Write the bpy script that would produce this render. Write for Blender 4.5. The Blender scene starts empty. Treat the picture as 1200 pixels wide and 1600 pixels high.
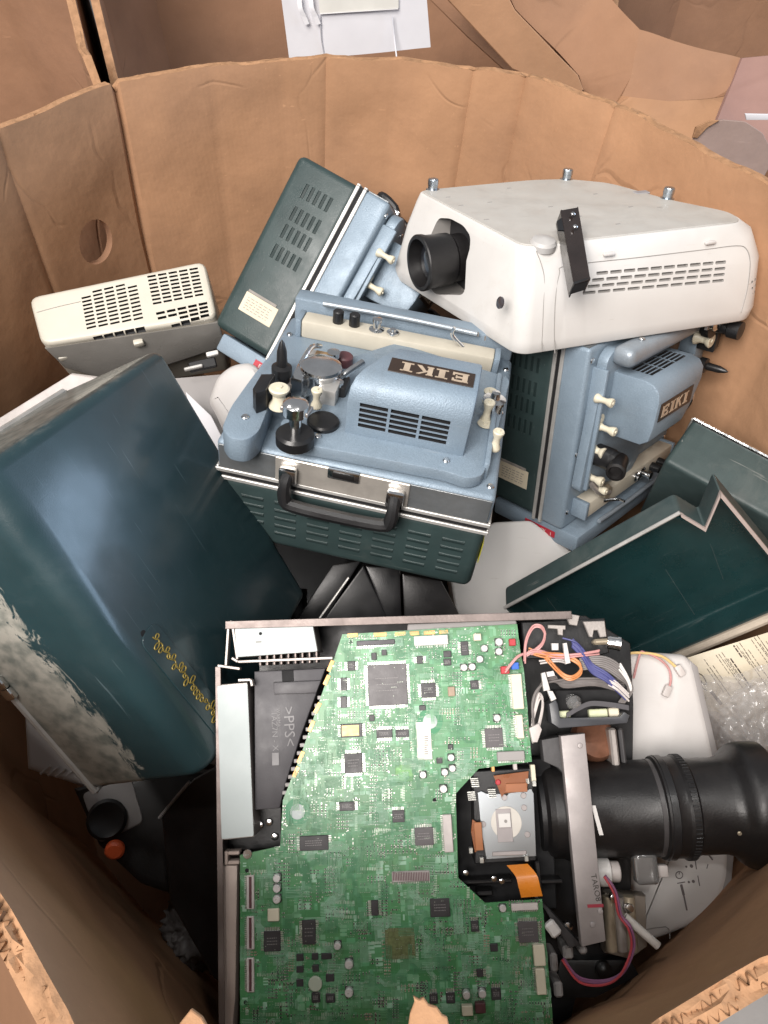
import bpy, bmesh, math, random
from mathutils import Vector, Matrix
from math import radians, sin, cos, pi
random.seed(7)
sc = bpy.context.scene
COL = sc.collection
V = Vector
# ------------------------------------------------------------------ camera
CAM = V((0, 0, 1.36)); DEP = radians(51.6); F = 1109.0
FW = V((0, cos(DEP), -sin(DEP))); RT = V((1, 0, 0)); UP = V((0, sin(DEP), cos(DEP)))
cd = bpy.data.cameras.new('camera'); cam = bpy.data.objects.new('camera', cd); COL.objects.link(cam)
cam.location = CAM; cam.rotation_euler = (radians(90) - DEP, 0, 0)
cd.sensor_fit = 'VERTICAL'; cd.angle = 2 * math.atan(800 / F); cd.clip_start = .02; cd.clip_end = 60
sc.camera = cam
def ray(px, py): return FW + RT * ((px - 600) / F) - UP * ((py - 800) / F)
def atz(px, py, z):
    v = ray(px, py); return CAM + v * ((z - CAM.z) / v.z)
def aty(px, py, y):
    v = ray(px, py); return CAM + v * ((y - CAM.y) / v.y)
def atd(px, py, d): return CAM + ray(px, py) * d
# ------------------------------------------------------------------ poses (rotation rows, location, scale)
POSE = {
'c':([[-0.97543, -0.10824, -0.19189], [0.20546, -0.13245, -0.96966], [0.07954, -0.98526, 0.15144]],[0.01863, 0.78527, 0.70178],1),
'tl':([[0.21869, -0.8381, 0.49977], [0.67912, 0.49849, 0.53879], [-0.70069, 0.22158, 0.67819]],[-0.14288, 0.97774, 0.52996],1),
'r':([[0.71627, -0.69779, -0.00714], [0.66713, 0.68173, 0.3003], [-0.20468, -0.21986, 0.95382]],[0.34993, 0.7852, 0.4507],1),
'beige':([[0.95707, -0.27942, 0.07709], [0.28479, 0.85698, -0.42952], [0.05395, 0.43304, 0.89976]],[-0.52553, 0.8781, 0.66275],1),
'lidf':([[0.7087, 0.69595, 0.11573], [0.06881, -0.23145, 0.97041], [0.70214, -0.67977, -0.21192]],[0.16381, 0.49849, 0.52115],1),
'lidb':([[0.77765, 0.11742, 0.61764], [-0.62647, 0.22753, 0.7455], [-0.05299, -0.96667, 0.2505]],[0.4228, 0.72542, 0.57199],.95),
'board':([[0.99838, -0.04854, -0.02952], [0.03078, 0.89889, -0.43709], [0.04776, 0.43548, 0.89893]],[-0.13843, 0.0382, 0.51759],.94),
'cover':([[0.41548, -0.24231, -0.87673], [-0.39392, -0.91672, 0.06669], [-0.81988, 0.31766, -0.47633]],[-0.21975, 0.55517, 0.91624],1.10),
'white':([[0.94911, -0.3149, 0.00582], [0.30642, 0.9275, 0.21414], [-0.07283, -0.20146, 0.97679]],[0.19135, 0.88557, 0.82354],.88),
}
def pose(n):
    R, t, s = POSE[n]
    M = Matrix(R).to_4x4(); loc = CAM + (V(t) - CAM) * s
    return Matrix.Translation(loc) @ M @ Matrix.Scale(s, 4)
def hit(M, px, py, ax, val):
    I = M.inverted(); o = I @ CAM; v = I.to_3x3() @ ray(px, py)
    return o + v * ((val - o[ax]) / v[ax])
# ------------------------------------------------------------------ objects
MAT = {}
def setp(o, label=None, cat=None, group=None, kind=None):
    if label: o['label'] = label
    if cat: o['category'] = cat
    if group: o['group'] = group
    if kind: o['kind'] = kind
def thing(name, label, cat, M, group=None):
    o = bpy.data.objects.new(name, None); COL.objects.link(o)
    loc, rot, s = M.decompose(); o.location = loc; o.rotation_euler = rot.to_euler(); o.scale = s
    o.empty_display_size = .05
    MAT[o.name] = M.copy(); setp(o, label, cat, group); return o
def wthing(name, label, cat, loc, group=None): return thing(name, label, cat, Matrix.Translation(V(loc)), group)
CUTS = []
def obj(name, bm, mats, parent=None, world=False, ang=35, cut=None, kind=None, label=None, smooth=True):
    me = bpy.data.meshes.new(name)
    if world and parent is not None:
        bm.transform(root_mat(parent).inverted())
    if ang is not None and ang > 0: bmesh.ops.recalc_face_normals(bm, faces=bm.faces)
    bm.to_mesh(me); bm.free()
    for m in (mats if isinstance(mats, (list, tuple)) else [mats]): me.materials.append(m)
    o = bpy.data.objects.new(name, me); COL.objects.link(o)
    if cut:
        cbm, cmat = cut
        cme = bpy.data.meshes.new('cutter'); bmesh.ops.recalc_face_normals(cbm, faces=cbm.faces); cbm.to_mesh(cme); cbm.free()
        cme.materials.append(cmat)
        co = bpy.data.objects.new('cutter', cme); COL.objects.link(co)
        md = o.modifiers.new('b', 'BOOLEAN'); md.operation = 'DIFFERENCE'; md.solver = 'EXACT'; md.object = co
        md.material_mode = 'TRANSFER'
        dg = bpy.context.evaluated_depsgraph_get()
        nm = bpy.data.meshes.new_from_object(o.evaluated_get(dg))
        
        if len(nm.polygons) == 0: nm = me.copy()
        o.modifiers.clear(); o.data = nm; bpy.data.objects.remove(co); bpy.data.meshes.remove(me); me = nm; me.name = name
    if smooth:
        me.polygons.foreach_set('use_smooth', [True] * len(me.polygons))
        me.set_sharp_from_angle(angle=radians(ang or 35))
    if parent is not None: o.parent = parent
    if kind: o['kind'] = kind
    if label: o['label'] = label
    return o
def root_mat(o):
    while o.parent is not None: o = o.parent
    return MAT[o.name]
def sub(p): return p
# ------------------------------------------------------------------ mesh helpers
def new(): return bmesh.new()
def merge(dst, src, mi=0, M=None):
    if M is not None: src.transform(M)
    for f in src.faces: f.material_index = mi
    me = bpy.data.meshes.new('tmp'); src.to_mesh(me); src.free(); dst.from_mesh(me); bpy.data.meshes.remove(me)
    return dst
def rbox(size, c=(0, 0, 0), r=0, seg=2, M=None):
    bm = new(); bmesh.ops.create_cube(bm, size=1)
    bmesh.ops.scale(bm, vec=size, verts=bm.verts)
    if r > 0:
        r = min(r, min(size) * .49)
        bmesh.ops.bevel(bm, geom=list(bm.edges), offset=r, segments=seg, affect='EDGES', profile=.5, clamp_overlap=True)
    bmesh.ops.translate(bm, vec=c, verts=bm.verts)
    if M is not None: bm.transform(M)
    return bm
def bx(x0, x1, y0, y1, z0, z1, r=0, seg=2):
    return rbox((x1 - x0, y1 - y0, z1 - z0), ((x0 + x1) / 2, (y0 + y1) / 2, (z0 + z1) / 2), r, seg)
def round_poly(pts, r, n=4):
    pts = [V(p) for p in pts]; out = []; m = len(pts)
    for i in range(m):
        a, b, c = pts[i - 1], pts[i], pts[(i + 1) % m]; d1, d2 = a - b, c - b
        if d1.length < 1e-6 or d2.length < 1e-6: continue
        k = min(r, d1.length * .42, d2.length * .42); p, q = b + d1.normalized() * k, b + d2.normalized() * k
        for t in range(n + 1):
            t /= n; out.append(p * (1 - t) ** 2 + b * 2 * t * (1 - t) + q * t * t)
    return out
def prism(pts, ext, r=0, seg=2, rv=0, rvseg=4):
    """closed solid: 3d outline pts swept along ext; rv rounds the outline's corners, r bevels the two rims"""
    pts = [V(p) for p in pts]
    if rv > 0: pts = round_poly(pts, rv, rvseg)
    bm = new(); m = len(pts); e = V(ext); c = sum(pts, V()) / m
    nrm = V()
    for k in range(m): nrm += (pts[k] - c).cross(pts[(k + 1) % m] - c)
    nrm.normalize()
    def inset(d):
        out = []
        for k in range(m):
            a, b, q = pts[k - 1], pts[k], pts[(k + 1) % m]
            n1 = nrm.cross((b - a)).normalized(); n2 = nrm.cross((q - b)).normalized(); h = n1 + n2
            if h.length < .2: h = n1
            h.normalize(); out.append(b + h * d / max(.5, h.dot(n1)))
        return out
    if r > 0:
        el = e.length; r = min(r, el * .45); rows = []
        for t in range(seg + 1):
            an = t / seg * pi / 2; ins = inset(r * (1 - sin(an))); off = e * (r * (1 - cos(an)) / el); rows.append([p + off for p in ins])
        for t in range(seg, -1, -1):
            an = t / seg * pi / 2; ins = inset(r * (1 - sin(an))); off = e * (1 - r * (1 - cos(an)) / el); rows.append([p + off for p in ins])
    else: rows = [pts, [p + e for p in pts]]
    R = [[bm.verts.new(p) for p in row] for row in rows]
    for A, B in zip(R, R[1:]):
        for k in range(m): bm.faces.new((A[k], A[(k + 1) % m], B[(k + 1) % m], B[k]))
    bm.faces.new(R[0][::-1]); bm.faces.new(R[-1])
    return bm
def basis(axis):
    a = V(axis).normalized(); t = V((0, 0, 1)) if abs(a.z) < .9 else V((1, 0, 0))
    u = t.cross(a).normalized(); return a, u, a.cross(u)
def lathe(prof, org, axis, seg=24, sq=None):
    """prof = [(radius, height)...] along axis, closed at the ends"""
    bm = new(); a, u, w = basis(axis); org = V(org); rings = []
    for rr, h in prof:
        rings.append([bm.verts.new(org + a * h + (u * cos(2 * pi * k / seg) + w * sin(2 * pi * k / seg)) * max(rr, 1e-5)) for k in range(seg)])
    for A, B in zip(rings, rings[1:]):
        for k in range(seg): bm.faces.new((A[k], A[(k + 1) % seg], B[(k + 1) % seg], B[k]))
    bm.faces.new(rings[0][::-1]); bm.faces.new(rings[-1]); return bm
def cyl(p, axis, r, h, seg=20, b=0):
    if b: pr = [(r - b, 0), (r, b), (r, h - b), (r - b, h)]
    else: pr = [(r, 0), (r, h)]
    return lathe(pr, p, axis, seg)
def smooth_path(pts, n=6):
    pts = [V(p) for p in pts]; out = []
    for i in range(len(pts) - 1):
        p0 = pts[max(i - 1, 0)]; p1 = pts[i]; p2 = pts[i + 1]; p3 = pts[min(i + 2, len(pts) - 1)]
        for k in range(n):
            t = k / n
            out.append(.5 * ((2 * p1) + (p2 - p0) * t + (2 * p0 - 5 * p1 + 4 * p2 - p3) * t * t + (-p0 + 3 * p1 - 3 * p2 + p3) * t ** 3))
    out.append(pts[-1]); return out
def tube(pts, r, seg=8, n=6, sm=True):
    P = smooth_path(pts, n) if sm else [V(p) for p in pts]
    bm = new(); rings = []; prev = None
    for i, p in enumerate(P):
        d = (P[min(i + 1, len(P) - 1)] - P[max(i - 1, 0)]).normalized()
        if prev is None: a, u, w = basis(d)
        else:
            u = (prev - d * prev.dot(d)).normalized(); w = d.cross(u)
        prev = u
        rr = r(i / (len(P) - 1)) if callable(r) else r
        rings.append([bm.verts.new(p + (u * cos(2 * pi * k / seg) + w * sin(2 * pi * k / seg)) * rr) for k in range(seg)])
    for A, B in zip(rings, rings[1:]):
        for k in range(seg): bm.faces.new((A[k], A[(k + 1) % seg], B[(k + 1) % seg], B[k]))
    bm.faces.new(rings[0][::-1]); bm.faces.new(rings[-1]); return bm
def strip(pts, wdir, width, th, n=6):
    """flat ribbon of given thickness following pts"""
    P = smooth_path(pts, n); bm = new(); rings = []; wd = V(wdir).normalized()
    for i, p in enumerate(P):
        d = (P[min(i + 1, len(P) - 1)] - P[max(i - 1, 0)]).normalized(); nn = d.cross(wd).normalized()
        rings.append([bm.verts.new(p + wd * a * width / 2 + nn * b * th / 2) for a, b in ((-1, -1), (1, -1), (1, 1), (-1, 1))])
    for A, B in zip(rings, rings[1:]):
        for k in range(4): bm.faces.new((A[k], A[(k + 1) % 4], B[(k + 1) % 4], B[k]))
    bm.faces.new(rings[0][::-1]); bm.faces.new(rings[-1]); return bm
def frameM(o, x, y):
    x = V(x).normalized(); y = V(y); y = (y - x * x.dot(y)).normalized(); z = x.cross(y)
    M = Matrix((x, y, z)).transposed().to_4x4(); M.translation = V(o); return M
def text(s, size, o, x, y, th=.0003, align='LEFT', bold=0):
    cu = bpy.data.curves.new('t', 'FONT'); cu.body = s; cu.size = size; cu.align_x = align; cu.extrude = th; cu.offset = bold; cu.resolution_u = 2
    ob = bpy.data.objects.new('t', cu); COL.objects.link(ob)
    dg = bpy.context.evaluated_depsgraph_get(); me = bpy.data.meshes.new_from_object(ob.evaluated_get(dg))
    bpy.data.objects.remove(ob); bm = new(); bm.from_mesh(me); bpy.data.meshes.remove(me)
    bm.transform(frameM(o, x, y)); return bm
# ------------------------------------------------------------------ materials
def mat(name, col, rough=.5, metal=0, var=.12, vs=25, bump=0, bs=300, dust=0, dcol=(.45, .42, .38), scr=0, coat=0, ds=14, spec=.5, rvar=.1, fleck=0, alpha=1, trans=0, scol=None):
    m = bpy.data.materials.new(name); m.use_nodes = True; nt = m.node_tree; N = nt.nodes; L = nt.links
    b = N['Principled BSDF']; tc = N.new('ShaderNodeTexCoord')
    def noise(scale, det=4, rough_=.55, dist=0, vec=None):
        n = N.new('ShaderNodeTexNoise'); n.inputs['Scale'].default_value = scale; n.inputs['Detail'].default_value = det
        n.inputs['Roughness'].default_value = rough_; n.inputs['Distortion'].default_value = dist
        L.new(vec or tc.outputs['Object'], n.inputs['Vector']); return n.outputs['Fac']
    def ramp(fac, stops):
        r = N.new('ShaderNodeValToRGB'); e = r.color_ramp.elements
        while len(e) < len(stops): e.new(.5)
        for k, (p, c) in enumerate(stops): e[k].position = p; e[k].color = (*c, 1) if len(c) == 3 else c
        L.new(fac, r.inputs['Fac']); return r.outputs['Color']
    def mix(fac, a, c, typ='MIX'):
        x = N.new('ShaderNodeMix'); x.data_type = 'RGBA'; x.blend_type = typ
        if isinstance(fac, float): x.inputs[0].default_value = fac
        else: L.new(fac, x.inputs[0])
        for s, i in ((a, 6), (c, 7)):
            if isinstance(s, tuple): x.inputs[i].default_value = (*s, 1)
            else: L.new(s, x.inputs[i])
        return x.outputs[2]
    lo = tuple(max(0, c * (1 - var)) for c in col); hi = tuple(min(1, c * (1 + var)) for c in col)
    c = ramp(noise(vs, 6, .6), [(.3, lo), (.7, hi)])
    if fleck:
        f = ramp(noise(1400, 2), [(.35, (0, 0, 0)), (.75, (1, 1, 1))])
        c = mix(f, c, tuple(min(1, x * (1 + fleck)) for x in col))
    rr = rough
    if dust:
        d = ramp(noise(ds, 8, .68, .6), [(.62 - .3 * dust, (0, 0, 0)), (.95 - .25 * dust, (1, 1, 1))])
        mm = N.new('ShaderNodeMath'); mm.operation = 'MULTIPLY'; L.new(d, mm.inputs[0]); mm.inputs[1].default_value = min(.85, .3 + dust * .5)
        c = mix(mm.outputs[0], c, dcol)
    if scr:
        mp = N.new('ShaderNodeMapping'); L.new(tc.outputs['Object'], mp.inputs['Vector'])
        mp.inputs['Rotation'].default_value = (.4, .7, .9); mp.inputs['Scale'].default_value = (6, 260, 60)
        s = ramp(noise(2.2, 3, .5, .4, mp.outputs['Vector']), [(.71 - .04 * scr, (0, 0, 0)), (.75, (1, 1, 1))])
        mm = N.new('ShaderNodeMath'); mm.operation = 'MULTIPLY'; L.new(s, mm.inputs[0]); mm.inputs[1].default_value = .55
        c = mix(mm.outputs[0], c, scol or tuple(min(1, x * 2.2 + .05) for x in col))
    L.new(c, b.inputs['Base Color'])
    r = ramp(noise(vs * 1.7 + 3, 5), [(.3, (rough - rvar,) * 3), (.7, (rough + rvar,) * 3)])
    L.new(r, b.inputs['Roughness'])
    b.inputs['Metallic'].default_value = metal; b.inputs['Specular IOR Level'].default_value = spec
    b.inputs['Coat Weight'].default_value = coat; b.inputs['Coat Roughness'].default_value = .15
    b.inputs['Alpha'].default_value = alpha; b.inputs['Transmission Weight'].default_value = trans
    if bump:
        bp = N.new('ShaderNodeBump'); bp.inputs['Strength'].default_value = bump; bp.inputs['Distance'].default_value = .001
        L.new(noise(bs, 3), bp.inputs['Height']); L.new(bp.outputs['Normal'], b.inputs['Normal'])
    return m
def cardboard_mat(name, col, dark=1.0):
    m = mat(name, col, .85, 0, .13, 5, 0, spec=.15, dust=.22, dcol=tuple(c * .62 for c in col), ds=9, scr=.3, scol=tuple(min(1, c * 1.35) for c in col))
    nt = m.node_tree; N = nt.nodes; L = nt.links; b = N['Principled BSDF']; tc = [n for n in N if n.type == 'TEX_COORD'][0]
    # faint flute lines under the liner plus dents
    wv = N.new('ShaderNodeTexWave'); wv.wave_type = 'BANDS'; wv.bands_direction = 'X'; wv.inputs['Scale'].default_value = 40
    wv.inputs['Distortion'].default_value = 1.2; wv.inputs['Detail'].default_value = 1; L.new(tc.outputs['Object'], wv.inputs['Vector'])
    n1 = N.new('ShaderNodeTexNoise'); n1.inputs['Scale'].default_value = 7; n1.inputs['Detail'].default_value = 5; L.new(tc.outputs['Object'], n1.inputs['Vector'])
    n2 = N.new('ShaderNodeTexNoise'); n2.inputs['Scale'].default_value = 260; n2.inputs['Detail'].default_value = 3; L.new(tc.outputs['Object'], n2.inputs['Vector'])
    b1 = N.new('ShaderNodeBump'); b1.inputs['Strength'].default_value = .035; b1.inputs['Distance'].default_value = .002; L.new(wv.outputs['Fac'], b1.inputs['Height'])
    b2 = N.new('ShaderNodeBump'); b2.inputs['Strength'].default_value = .35; b2.inputs['Distance'].default_value = .02; L.new(n1.outputs['Fac'], b2.inputs['Height']); L.new(b1.outputs['Normal'], b2.inputs['Normal'])
    b3 = N.new('ShaderNodeBump'); b3.inputs['Strength'].default_value = .12; b3.inputs['Distance'].default_value = .001; L.new(n2.outputs['Fac'], b3.inputs['Height']); L.new(b2.outputs['Normal'], b3.inputs['Normal'])
    wz = N.new('ShaderNodeTexNoise'); wz.inputs['Scale'].default_value = 3; wz.inputs['Detail'].default_value = 3; L.new(tc.outputs['Object'], wz.inputs['Vector'])
    va = N.new('ShaderNodeVectorMath'); va.operation = 'MULTIPLY_ADD'; va.inputs[1].default_value = (.28, .28, .28); L.new(wz.outputs['Color'], va.inputs[0]); L.new(tc.outputs['Object'], va.inputs[2])
    vo = N.new('ShaderNodeTexVoronoi'); vo.feature = 'DISTANCE_TO_EDGE'; vo.inputs['Scale'].default_value = 3.3; L.new(va.outputs[0], vo.inputs['Vector'])
    cr = N.new('ShaderNodeMapRange'); cr.inputs[1].default_value = 0; cr.inputs[2].default_value = .016; L.new(vo.outputs['Distance'], cr.inputs[0])
    ms = N.new('ShaderNodeTexNoise'); ms.inputs['Scale'].default_value = 6; ms.inputs['Detail'].default_value = 2; L.new(tc.outputs['Object'], ms.inputs['Vector'])
    mr_ = N.new('ShaderNodeMapRange'); mr_.inputs[1].default_value = .52; mr_.inputs[2].default_value = .62; L.new(ms.outputs['Fac'], mr_.inputs[0])
    mx = N.new('ShaderNodeMix'); mx.inputs[2].default_value = 1; L.new(mr_.outputs[0], mx.inputs[0]); L.new(cr.outputs[0], mx.inputs[3])
    b4 = N.new('ShaderNodeBump'); b4.inputs['Strength'].default_value = .3; b4.inputs['Distance'].default_value = .004; L.new(mx.outputs[0], b4.inputs['Height']); L.new(b3.outputs['Normal'], b4.inputs['Normal'])
    L.new(b4.outputs['Normal'], b.inputs['Normal'])
    old = b.inputs['Base Color'].links[0].from_socket; mc = N.new('ShaderNodeMix'); mc.data_type = 'RGBA'; mc.blend_type = 'MULTIPLY'; mc.inputs[0].default_value = 1
    cl = N.new('ShaderNodeMapRange'); cl.inputs[3].default_value = .9; L.new(mx.outputs[0], cl.inputs[0]); L.new(old, mc.inputs[6]); L.new(cl.outputs[0], mc.inputs[7])
    st = N.new('ShaderNodeTexNoise'); st.inputs['Scale'].default_value = 2.2; st.inputs['Detail'].default_value = 7; st.inputs['Roughness'].default_value = .65; L.new(tc.outputs['Object'], st.inputs['Vector'])
    sr = N.new('ShaderNodeMapRange'); sr.inputs[1].default_value = .5; sr.inputs[2].default_value = .75; sr.inputs[3].default_value = 0; sr.inputs[4].default_value = .35; L.new(st.outputs['Fac'], sr.inputs[0])
    m3 = N.new('ShaderNodeMix'); m3.data_type = 'RGBA'; L.new(sr.outputs[0], m3.inputs[0]); L.new(mc.outputs[2], m3.inputs[6]); m3.inputs[7].default_value = (col[0] * .72, col[1] * .76, col[2] * .9, 1)
    L.new(m3.outputs[2], b.inputs['Base Color'])
    return m
def pcb_mat():
    m = bpy.data.materials.new('circuit_board_green'); m.use_nodes = True; nt = m.node_tree; N = nt.nodes; L = nt.links
    b = N['Principled BSDF']; tc = N.new('ShaderNodeTexCoord'); obv = tc.outputs['Object']
    def vor(scale, sc3=(1, 1, 1), off=(0, 0, 0), feat='F1', rnd=1):
        mp = N.new('ShaderNodeMapping'); L.new(obv, mp.inputs['Vector']); mp.inputs['Scale'].default_value = sc3; mp.inputs['Location'].default_value = off
        v = N.new('ShaderNodeTexVoronoi'); v.distance = 'CHEBYCHEV'; v.feature = feat; v.inputs['Scale'].default_value = scale; v.voronoi_dimensions = '2D'
        v.inputs['Randomness'].default_value = rnd; L.new(mp.outputs['Vector'], v.inputs['Vector']); return v
    def ramp(fac, stops, interp='CONSTANT'):
        r = N.new('ShaderNodeValToRGB'); r.color_ramp.interpolation = interp; e = r.color_ramp.elements
        while len(e) < len(stops): e.new(.5)
        for k, (p, c) in enumerate(stops): e[k].position = p; e[k].color = (c, c, c, 1) if not isinstance(c, tuple) else (*c, 1)
        L.new(fac, r.inputs['Fac']); return r.outputs['Color']
    def sep(col):
        s = N.new('ShaderNodeSeparateColor'); L.new(col, s.inputs[0]); return s.outputs
    def mix(fac, a, c):
        x = N.new('ShaderNodeMix'); x.data_type = 'RGBA'; L.new(fac, x.inputs[0])
        for s, i in ((a, 6), (c, 7)):
            if isinstance(s, tuple): x.inputs[i].default_value = (*s, 1)
            else: L.new(s, x.inputs[i])
        return x.outputs[2]
    def mul(a, c):
        x = N.new('ShaderNodeMath'); x.operation = 'MULTIPLY'; L.new(a, x.inputs[0])
        if isinstance(c, float): x.inputs[1].default_value = c
        else: L.new(c, x.inputs[1])
        return x.outputs[0]
    def brick(w_, h_, rot, off, c1=(0, 0, 0), c2=(1, 1, 1), mort=.0, seed=.5, freq=2):
        mp = N.new('ShaderNodeMapping'); L.new(obv, mp.inputs['Vector']); mp.inputs['Location'].default_value = off; mp.inputs['Rotation'].default_value = (0, 0, rot)
        k = N.new('ShaderNodeTexBrick'); L.new(mp.outputs['Vector'], k.inputs['Vector']); k.inputs['Scale'].default_value = 1; k.inputs['Brick Width'].default_value = w_; k.inputs['Row Height'].default_value = h_
        k.inputs['Mortar Size'].default_value = mort; k.inputs['Mortar Smooth'].default_value = 0; k.offset = seed; k.offset_frequency = freq; k.squash = 1.7; k.squash_frequency = 3
        k.inputs['Color1'].default_value = (*c1, 1); k.inputs['Color2'].default_value = (*c2, 1); k.inputs['Mortar'].default_value = (0, 0, 0, 1); return k.outputs['Color']
    q = pi / 2
    c = ramp(sep(brick(.021, .013, 0, (.003, .002, 0)))[0], [(0, (.05, .19, .072)), (.55, (.062, .215, .085)), (.8, (.08, .245, .107))])
    zone = ramp(sep(brick(.034, .026, q, (.011, .007, 0)))[0], [(0, 0.), (.42, 1.)]); zone2 = ramp(sep(brick(.027, .031, 0, (.017, .003, 0)))[0], [(0, 1.), (.62, 0.)])
    for w_, h_, rot, off, th_, amt, col in ((.0085, .0042, 0, (.001, .0007, 0), .91, .55, (.13, .37, .2)), (.0062, .0033, q, (.004, .0017, 0), .92, .6, (.12, .36, .19))):
        c = mix(mul(ramp(sep(brick(w_, h_, rot, off))[0], [(0, 0.), (th_, 1.)]), amt), c, col)
    for w_, h_, rot, off, zn in ((.011, .0013, 0, (.002, 0, 0), zone), (.009, .0013, q, (.003, .0004, 0), zone2)):
        c = mix(mul(mul(ramp(sep(brick(w_, h_, rot, off, mort=.0004))[0], [(0, 0.), (.6, 1.)]), zn), .35), c, (.09, .33, .14))
    # bare solder pads
    pd = vor(420, (1, 1, 1), (.2, .9, 0)); reg = vor(38, (1, 1, 1), (.9, .6, 0)); sp = sep(pd.outputs['Color'])
    pads = mul(mul(ramp(sp[2], [(0, 0.), (.88, 1.)]), ramp(pd.outputs['Distance'], [(0, 1.), (.28, 0.)])), ramp(sep(reg.outputs['Color'])[2], [(0, 0.), (.62, 1.)]))
    c = mix(pads, c, (.5, .52, .48))
    n = N.new('ShaderNodeTexNoise'); n.inputs['Scale'].default_value = 12; n.inputs['Detail'].default_value = 4; L.new(obv, n.inputs['Vector'])
    c = mix(mul(ramp(n.outputs['Fac'], [(.45, 0.), (.8, .45)], 'EASE'), .6), c, (.16, .2, .1))
    L.new(c, b.inputs['Base Color']); b.inputs['Roughness'].default_value = .38; b.inputs['Coat Weight'].default_value = .25; b.inputs['Coat Roughness'].default_value = .25
    L.new(pads, b.inputs['Metallic'])
    bp = N.new('ShaderNodeBump'); bp.inputs['Strength'].default_value = .15; bp.inputs['Distance'].default_value = .0005; L.new(c, bp.inputs['Height']); L.new(bp.outputs['Normal'], b.inputs['Normal'])
    return m
card = cardboard_mat('cardboard', (.43, .243, .139)); cardedge = mat('cardboard_cut_edge', (.36, .205, .115), .9, 0, .25, 60, .8, 240, dust=.5, dcol=(.27, .15, .078), ds=30, spec=.1)
flutem = mat('cardboard_flute', (.26, .145, .08), .9, 0, .3, 80, .5, 240, spec=.1)
card2 = cardboard_mat('cardboard_old', (.355, .2, .122)); cardgrey = cardboard_mat('cardboard_grey', (.33, .245, .215)); cardpurple = cardboard_mat('cardboard_mauve', (.33, .2, .17))
green = mat('dark_green_paint', (.03, .05, .05), .42, 0, .15, 20, .25, 700, dust=.12, dcol=(.12, .13, .12), scr=.5, scol=(.16, .18, .17))
teal = mat('teal_lid_paint', (.0135, .037, .044), .40, 0, .12, 16, .14, 900, dust=.09, dcol=(.1, .13, .14), scr=.6, coat=.5, scol=(.12, .17, .19))
tealin = mat('dark_teal_lid_paint', (.01, .034, .036), .3, 0, .2, 14, .15, 500, dust=.15, dcol=(.05, .07, .07), scr=.7, scol=(.1, .12, .12), coat=.2)
lidwall = mat('worn_green_lid_paint', (.04, .062, .062), .5, 0, .15, 20, .25, 700, dust=.3, dcol=(.17, .18, .17), scr=.9, scol=(.3, .3, .28))
wornwhite = mat('scuffed_pale_paint', (.33, .315, .285), .6, 0, .18, 20, .3, 400, dust=.5, dcol=(.05, .075, .075), ds=20, scr=1.2, scol=(.035, .06, .06))
blue = mat('blue_hammertone', (.19, .245, .30), .47, .2, .08, 30, .5, 520, fleck=.45, dust=.22, dcol=(.15, .155, .155), scr=.6, coat=.05, ds=18, scol=(.32, .36, .4))
bluegrey = mat('grey_blue_worn', (.26, .30, .34), .38, .35, .14, 22, .35, 500, fleck=.3, dust=.3, dcol=(.22, .21, .2), scr=.5)
lampgrey = mat('dusty_grey_blue', (.17, .2, .235), .42, .3, .1, 22, .45, 520, fleck=.3, dust=.15, dcol=(.17, .17, .18))
chrome = mat('chrome', (.72, .72, .72), .18, 1, .12, 40, .05, 300, rvar=.07, dust=.15, dcol=(.3, .28, .26))
alu = mat('aluminium_trim', (.5, .49, .47), .4, .45, .15, 30, .1, 400, dust=.25, dcol=(.25, .23, .21))
steel = mat('galvanised_steel', (.36, .33, .31), .45, .6, .2, 25, .15, 300, dust=.3, dcol=(.2, .17, .15))
castgrey = mat('cast_alloy', (.36, .33, .325), .55, .4, .16, 22, .1, 700, dust=.25, dcol=(.42, .38, .36))
castdark = mat('cast_alloy_dark', (.06, .058, .06), .6, .2, .16, 22, .2, 400)
black = mat('black_plastic', (.012, .012, .013), .38, 0, .2, 20, .1, 500, dust=.1, dcol=(.08, .075, .07))
rubber = mat('black_satin', (.010, .0092, .0095), .40, 0, .2, 18, .15, 500, dust=.2, dcol=(.06, .055, .052))
chsteel = mat('chassis_steel', (.17, .14, .13), .45, .6, .25, 25, .15, 300, dust=.3, dcol=(.1, .08, .07))
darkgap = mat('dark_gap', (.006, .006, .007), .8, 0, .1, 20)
slotgrey = mat('slot_grey', (.3, .285, .27), .7, 0, .1, 20)
slotdark = mat('slot_dark', (.02, .02, .022), .7, 0, .1, 20)
vgreen = mat('vent_dark_green', (.008, .02, .02), .6, 0, .1, 20)
white = mat('white_plastic', (.62, .605, .585), .42, 0, .045, 9, .08, 900, dust=.16, dcol=(.42, .37, .31), ds=11, scr=.25, scol=(.4, .36, .32))
white2 = mat('off_white_plastic', (.58, .56, .545), .45, 0, .04, 12, .08, 900, dust=.1, dcol=(.4, .37, .34), ds=20, scr=.3, scol=(.35, .33, .3))
greyplastic = mat('grey_plastic', (.28, .265, .26), .5, 0, .06, 12, .1, 700, dust=.15, dcol=(.2, .18, .17))
cream = mat('cream_plastic', (.62, .575, .45), .42, 0, .08, 30, .08, 500, dust=.15, dcol=(.35, .3, .22))
creampaint = mat('cream_paint', (.5, .465, .385), .42, 0, .08, 22, .1, 500, dust=.25, dcol=(.33, .29, .23), scr=.4, scol=(.3, .26, .2))
beige = mat('beige_plastic', (.55, .515, .44), .45, 0, .05, 14, .06, 800, dust=.12, dcol=(.35, .32, .27))
smoke = mat('smoky_grey_plastic', (.21, .2, .185), .3, 0, .12, 14, .05, 500, dust=.3, dcol=(.3, .28, .26), coat=.4)
paperw = mat('white_paper', (.66, .655, .68), .7, 0, .04, 10, .1, 60)
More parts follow.
